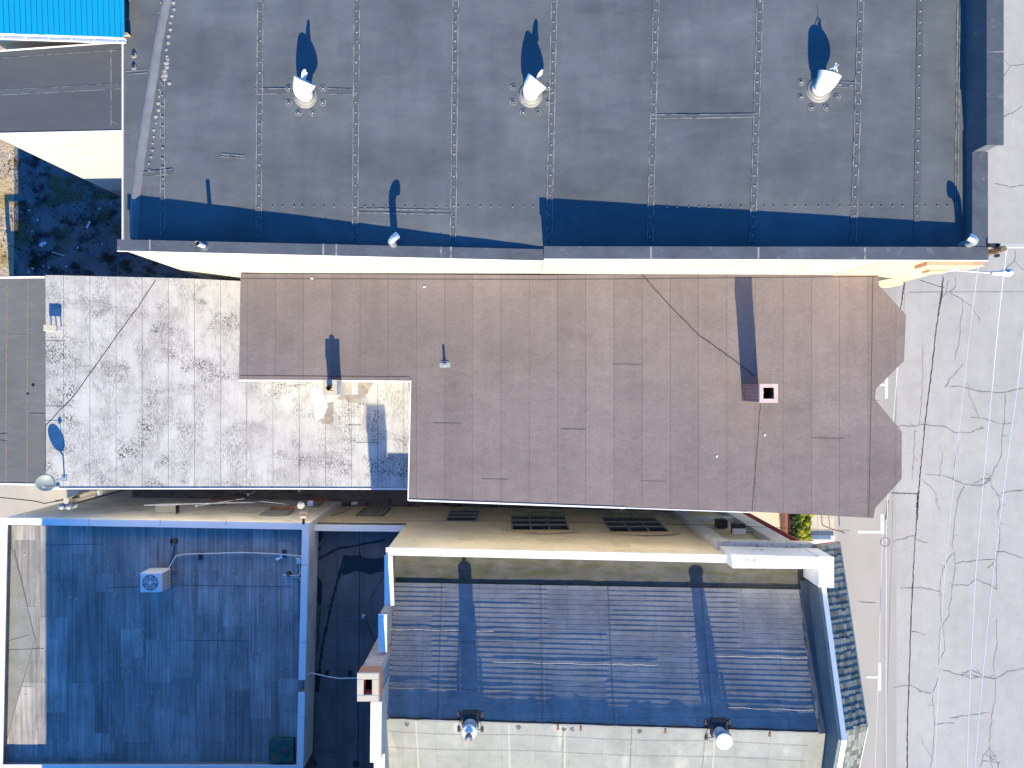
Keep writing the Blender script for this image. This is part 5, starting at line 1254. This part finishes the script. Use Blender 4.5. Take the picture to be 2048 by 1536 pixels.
# planter and bush, at the mouth of the alley
p0 = P(1566,1080,CAM-.4); p1 = P(1617,1030,CAM-.4); t = thing('planter', ((p0.x+p1.x)/2,(p0.y+p1.y)/2,.12), 'brick planter with yellow green shrub at the street mouth of the alley', 'planter')
m = MB(); ring(m, p0.x,p1.x,p0.y,p1.y+.5,.12,.62,.12); m.build('box', redbrick, t)
m = MB(); m.box(p0.x+.12,p1.x-.12,p0.y+.12,p1.y+.38,.12,.50); m.build('soil', mat('soil',(.04,.03,.02),.95), t)
m = MB(); rnd = random.Random(4)
for i in range(2200):
    cx_ = rnd.choice((.38,.52,.66,.80,.92)); x = lerp(p0.x,p1.x, min(.98,max(.28,cx_+rnd.gauss(0,.06)))); y_ = lerp(p0.y+.05,p1.y+.45,rnd.random()); 
    cl = mnoise.noise(Vector((x*3.5,y_*3.5,2)))
    if cl < -.12: continue
    hgt = .62 + .30*max(0,cl+.3)*2*rnd.random()
    q = Vector((x,y_,hgt)); s_ = rnd.uniform(.025,.06); a_ = rnd.uniform(0,6.28); tl_ = rnd.uniform(-.6,.6)
    d1 = Vector((math.cos(a_),math.sin(a_),tl_))*s_; d2 = Vector((-math.sin(a_),math.cos(a_),rnd.uniform(-.6,.6)))*s_*.6
    m.add([q-d1,q+d2,q+d1,q-d2], [(0,1,2,3)], 1 if (x-p0.x)/(p1.x-p0.x) > .5 and rnd.random() < .8 else 0)
m.build('foliage', [leaf_d, leaf_y], t)
# bent iron rail on pavement
pr_ = [G(1657,1033,.95),G(1660,1058,.95)]; t = thing('handrail', (13.9,-6.2,.12), 'bent rusty handrail on the pavement beside the planter', 'handrail')
q0, q1, q2 = P(1657,1030,CAM-.9), P(1660,1057,CAM-.9), P(1690,1066,CAM-.5)
m = MB(); m.tube([q0,q1,q2], .025, 8); m.build('rail', mat('brown grey iron',(.16,.12,.11),.7), t); m = MB(); m.tube([(q1.x,q1.y,.12),q1], .022, 8); m.tube([(q0.x,q0.y,.12),q0], .022, 8); m.tube([(q2.x,q2.y,.12),q2], .022, 8); m.build('post', rust, t)
# step slab by canopy
p0 = P(1618,1084,CAM-.25); p1 = P(1670,1072,CAM-.25)
tag(MB().box(p0.x,p1.x,p0.y-.2,p1.y,.12,.22).box(p0.x+.05,p1.x-.15,p0.y-.2,p1.y-.15,.22,.30).build('door_step', white), 'white painted door step on the pavement beside the planter', 'step')

# ------------------------------------------------------------------ street things
b = P(2008,497,20.0); b = Vector((b.x,b.y,0)); zt_ = 11.7
t = thing('street_pole', b, 'tall wooden utility pole with crossarm at the street corner', 'utility pole')
m = MB(); m.tube([b, b+Vector((0,0,zt_))], [.13,.085], 16); m.build('pole', wood, t)
m = MB(); m.cyl(b+Vector((0,0,zt_)), .075, .01, 14); m.build('pole_top', mat('mossy end grain',(.17,.15,.08),.9), t)
m = MB(); m.box(b.x-.30,b.x+2.3,b.y+.09,b.y+.18,zt_-.42,zt_-.30); m.build('crossarm', mat('bleached timber',(.45,.44,.45),.8), t)
m = MB(); m.box(b.x-.30,b.x+.02,b.y+.08,b.y+.19,zt_-.30,zt_-.22)
for dx in (-.25,.0,1.0,2.0): m.cyl(b+Vector((dx,.135,zt_-.30)), .035, .12, 8)
m.cyl(b+Vector((.0,-.15,zt_-.35)),.05,.12,10); m.build('insulator', dark_metal, t)
# street light arm
k0 = 23.4; k1 = 22.6
a_ = P(1870,552,k0); e_ = P(1990,546,k1); lp = P(2006,545,k1)
t = thing('street_light', (b.x,b.y-.1,8.3), 'white street light head on a slim arm over the road at the pole', 'street light')
m = MB(); m.tube([Vector((b.x,b.y-.1,8.25)), Vector((b.x+.5,b.y-.12,8.7)), Vector((e_.x,e_.y,e_.z))], .03, 10); m.build('arm', white_metal, t)
m = MB(); m.tube([e_-Vector((.12,0,0)), e_+Vector((.15,0,0)), lp+Vector((.05,0,0)), lp+Vector((.22,0,0)), lp+Vector((.30,0,0))], [.06,.07,.12,.12,.06], 16); m.build('lamp_head', vent_white, t)
m = MB(); m.cyl(lp+Vector((.08,.03,.10)), .05, .05, 12); m.build('photocell', mat('blue photocell',(.02,.12,.35),.4), t)
span([P(2013,500,20.3),P(1985,770,20.8),P(1951,1150,20.8),P(1933,1560,20.6)], .011, 'white overhead cable leaving the street pole, nearest to it', cable_white, sag=.03, group='pale overhead cables along the street')
span([P(1957,528,21.2),P(1928,770,21.3),P(1889,1150,21.3),P(1868,1560,21.2)], .008, 'leftmost thin white overhead cable over the road', cable_white, sag=.02, group='pale overhead cables along the street')
span([P(2062,560,20.6),P(2037,760,20.8),P(1986,1150,20.8),P(1947,1560,20.6)], .011, 'rightmost white overhead cable over the road', cable_white, sag=.03, group='pale overhead cables along the street')
span([P(1800,640,24.6),P(1793,760,24.8),P(1786,845,24.8),P(1776,985,24.9),P(1772,1085,24.9),P(1772,1560,24.9)], .014, 'white service cable passing below the bay roofs over the parking lane', cable_white)
span([P(1766,1030,25.2),P(1757,1327,25.2),P(1749,1560,25.2)], .010, 'thin pale cable above the parking lane beside the shingled canopy', cable_white)
lp_ = [P(1770+9*math.cos(a_*.5), 1084+9*math.sin(a_*.5), 24.85) for a_ in range(14)]
tag(MB().tube(lp_, .010, 6).build('cable_loop', cable_black), 'small dark loop of spare cable on the white service cable', 'cable')
span([P(1840,560,27),P(1875,572,26.8),P(1888,575,26.6)], .012, 'short dark and white service wire at the yellow brick corner', cable_black)
for i,(u0,v0) in enumerate(((1752,1000),(1757,1017),(1752,1036),(1751,1040))): pass
# litter in the yard
rnd = random.Random(21)
def litter(u, v, s_, label, L=None, ang=0, group=None):
    p = G(u, v, .04)
    m = MB()
    if L: m.obox(p, L, s_, .02, ang)
    else:
        for j in range(3): m.obox(p+Vector((rnd.uniform(-s_,s_)*.5,rnd.uniform(-s_,s_)*.5,.004*j)), s_*rnd.uniform(.5,1), s_*rnd.uniform(.4,.8), .01, rnd.uniform(0,3))
    return tag(m.build('litter', litter_m), label, 'litter', group)
litter(88,490,.20,'crumpled white scrap lying on the dark yard'); litter(118,508,.03,'thin pale stick lying on the dark yard',.58,-.28)
litter(178,450,.08,'pale plank piece standing out in the middle of the yard',.34,1.1); litter(20,313,.03,'white stick on the sunlit dry grass',.28,1.4)
litter(19,487,.03,'pale stick at the edge of the shade near the low grey roof',.2,-.6)
for (u,v) in ((60,421),(77,440),(66,463),(201,417),(67,538),(99,536),(133,534),(58,544),(157,496),(205,488),(225,408),(88,533)): litter(u,v,.06,'tiny white speck of litter on the shaded yard', group='specks of litter on the shaded yard')
# tiny scraps on the roofs
for (u,v,lab) in ((1434,913,'tiny white scrap on the lower brown roof'),(1530,870,'white feather-like scrap near the lower right of the brown roof'),(624,557,'white scrap at the top left of the brown roof'),(849,574,'tiny white scrap near the north edge of the brown roof')):
    p = P(u,v,kb-.01); tag(MB().obox(p,.08,.045,.008,rnd.uniform(0,3)).build('litter', litter_m), lab, 'litter')
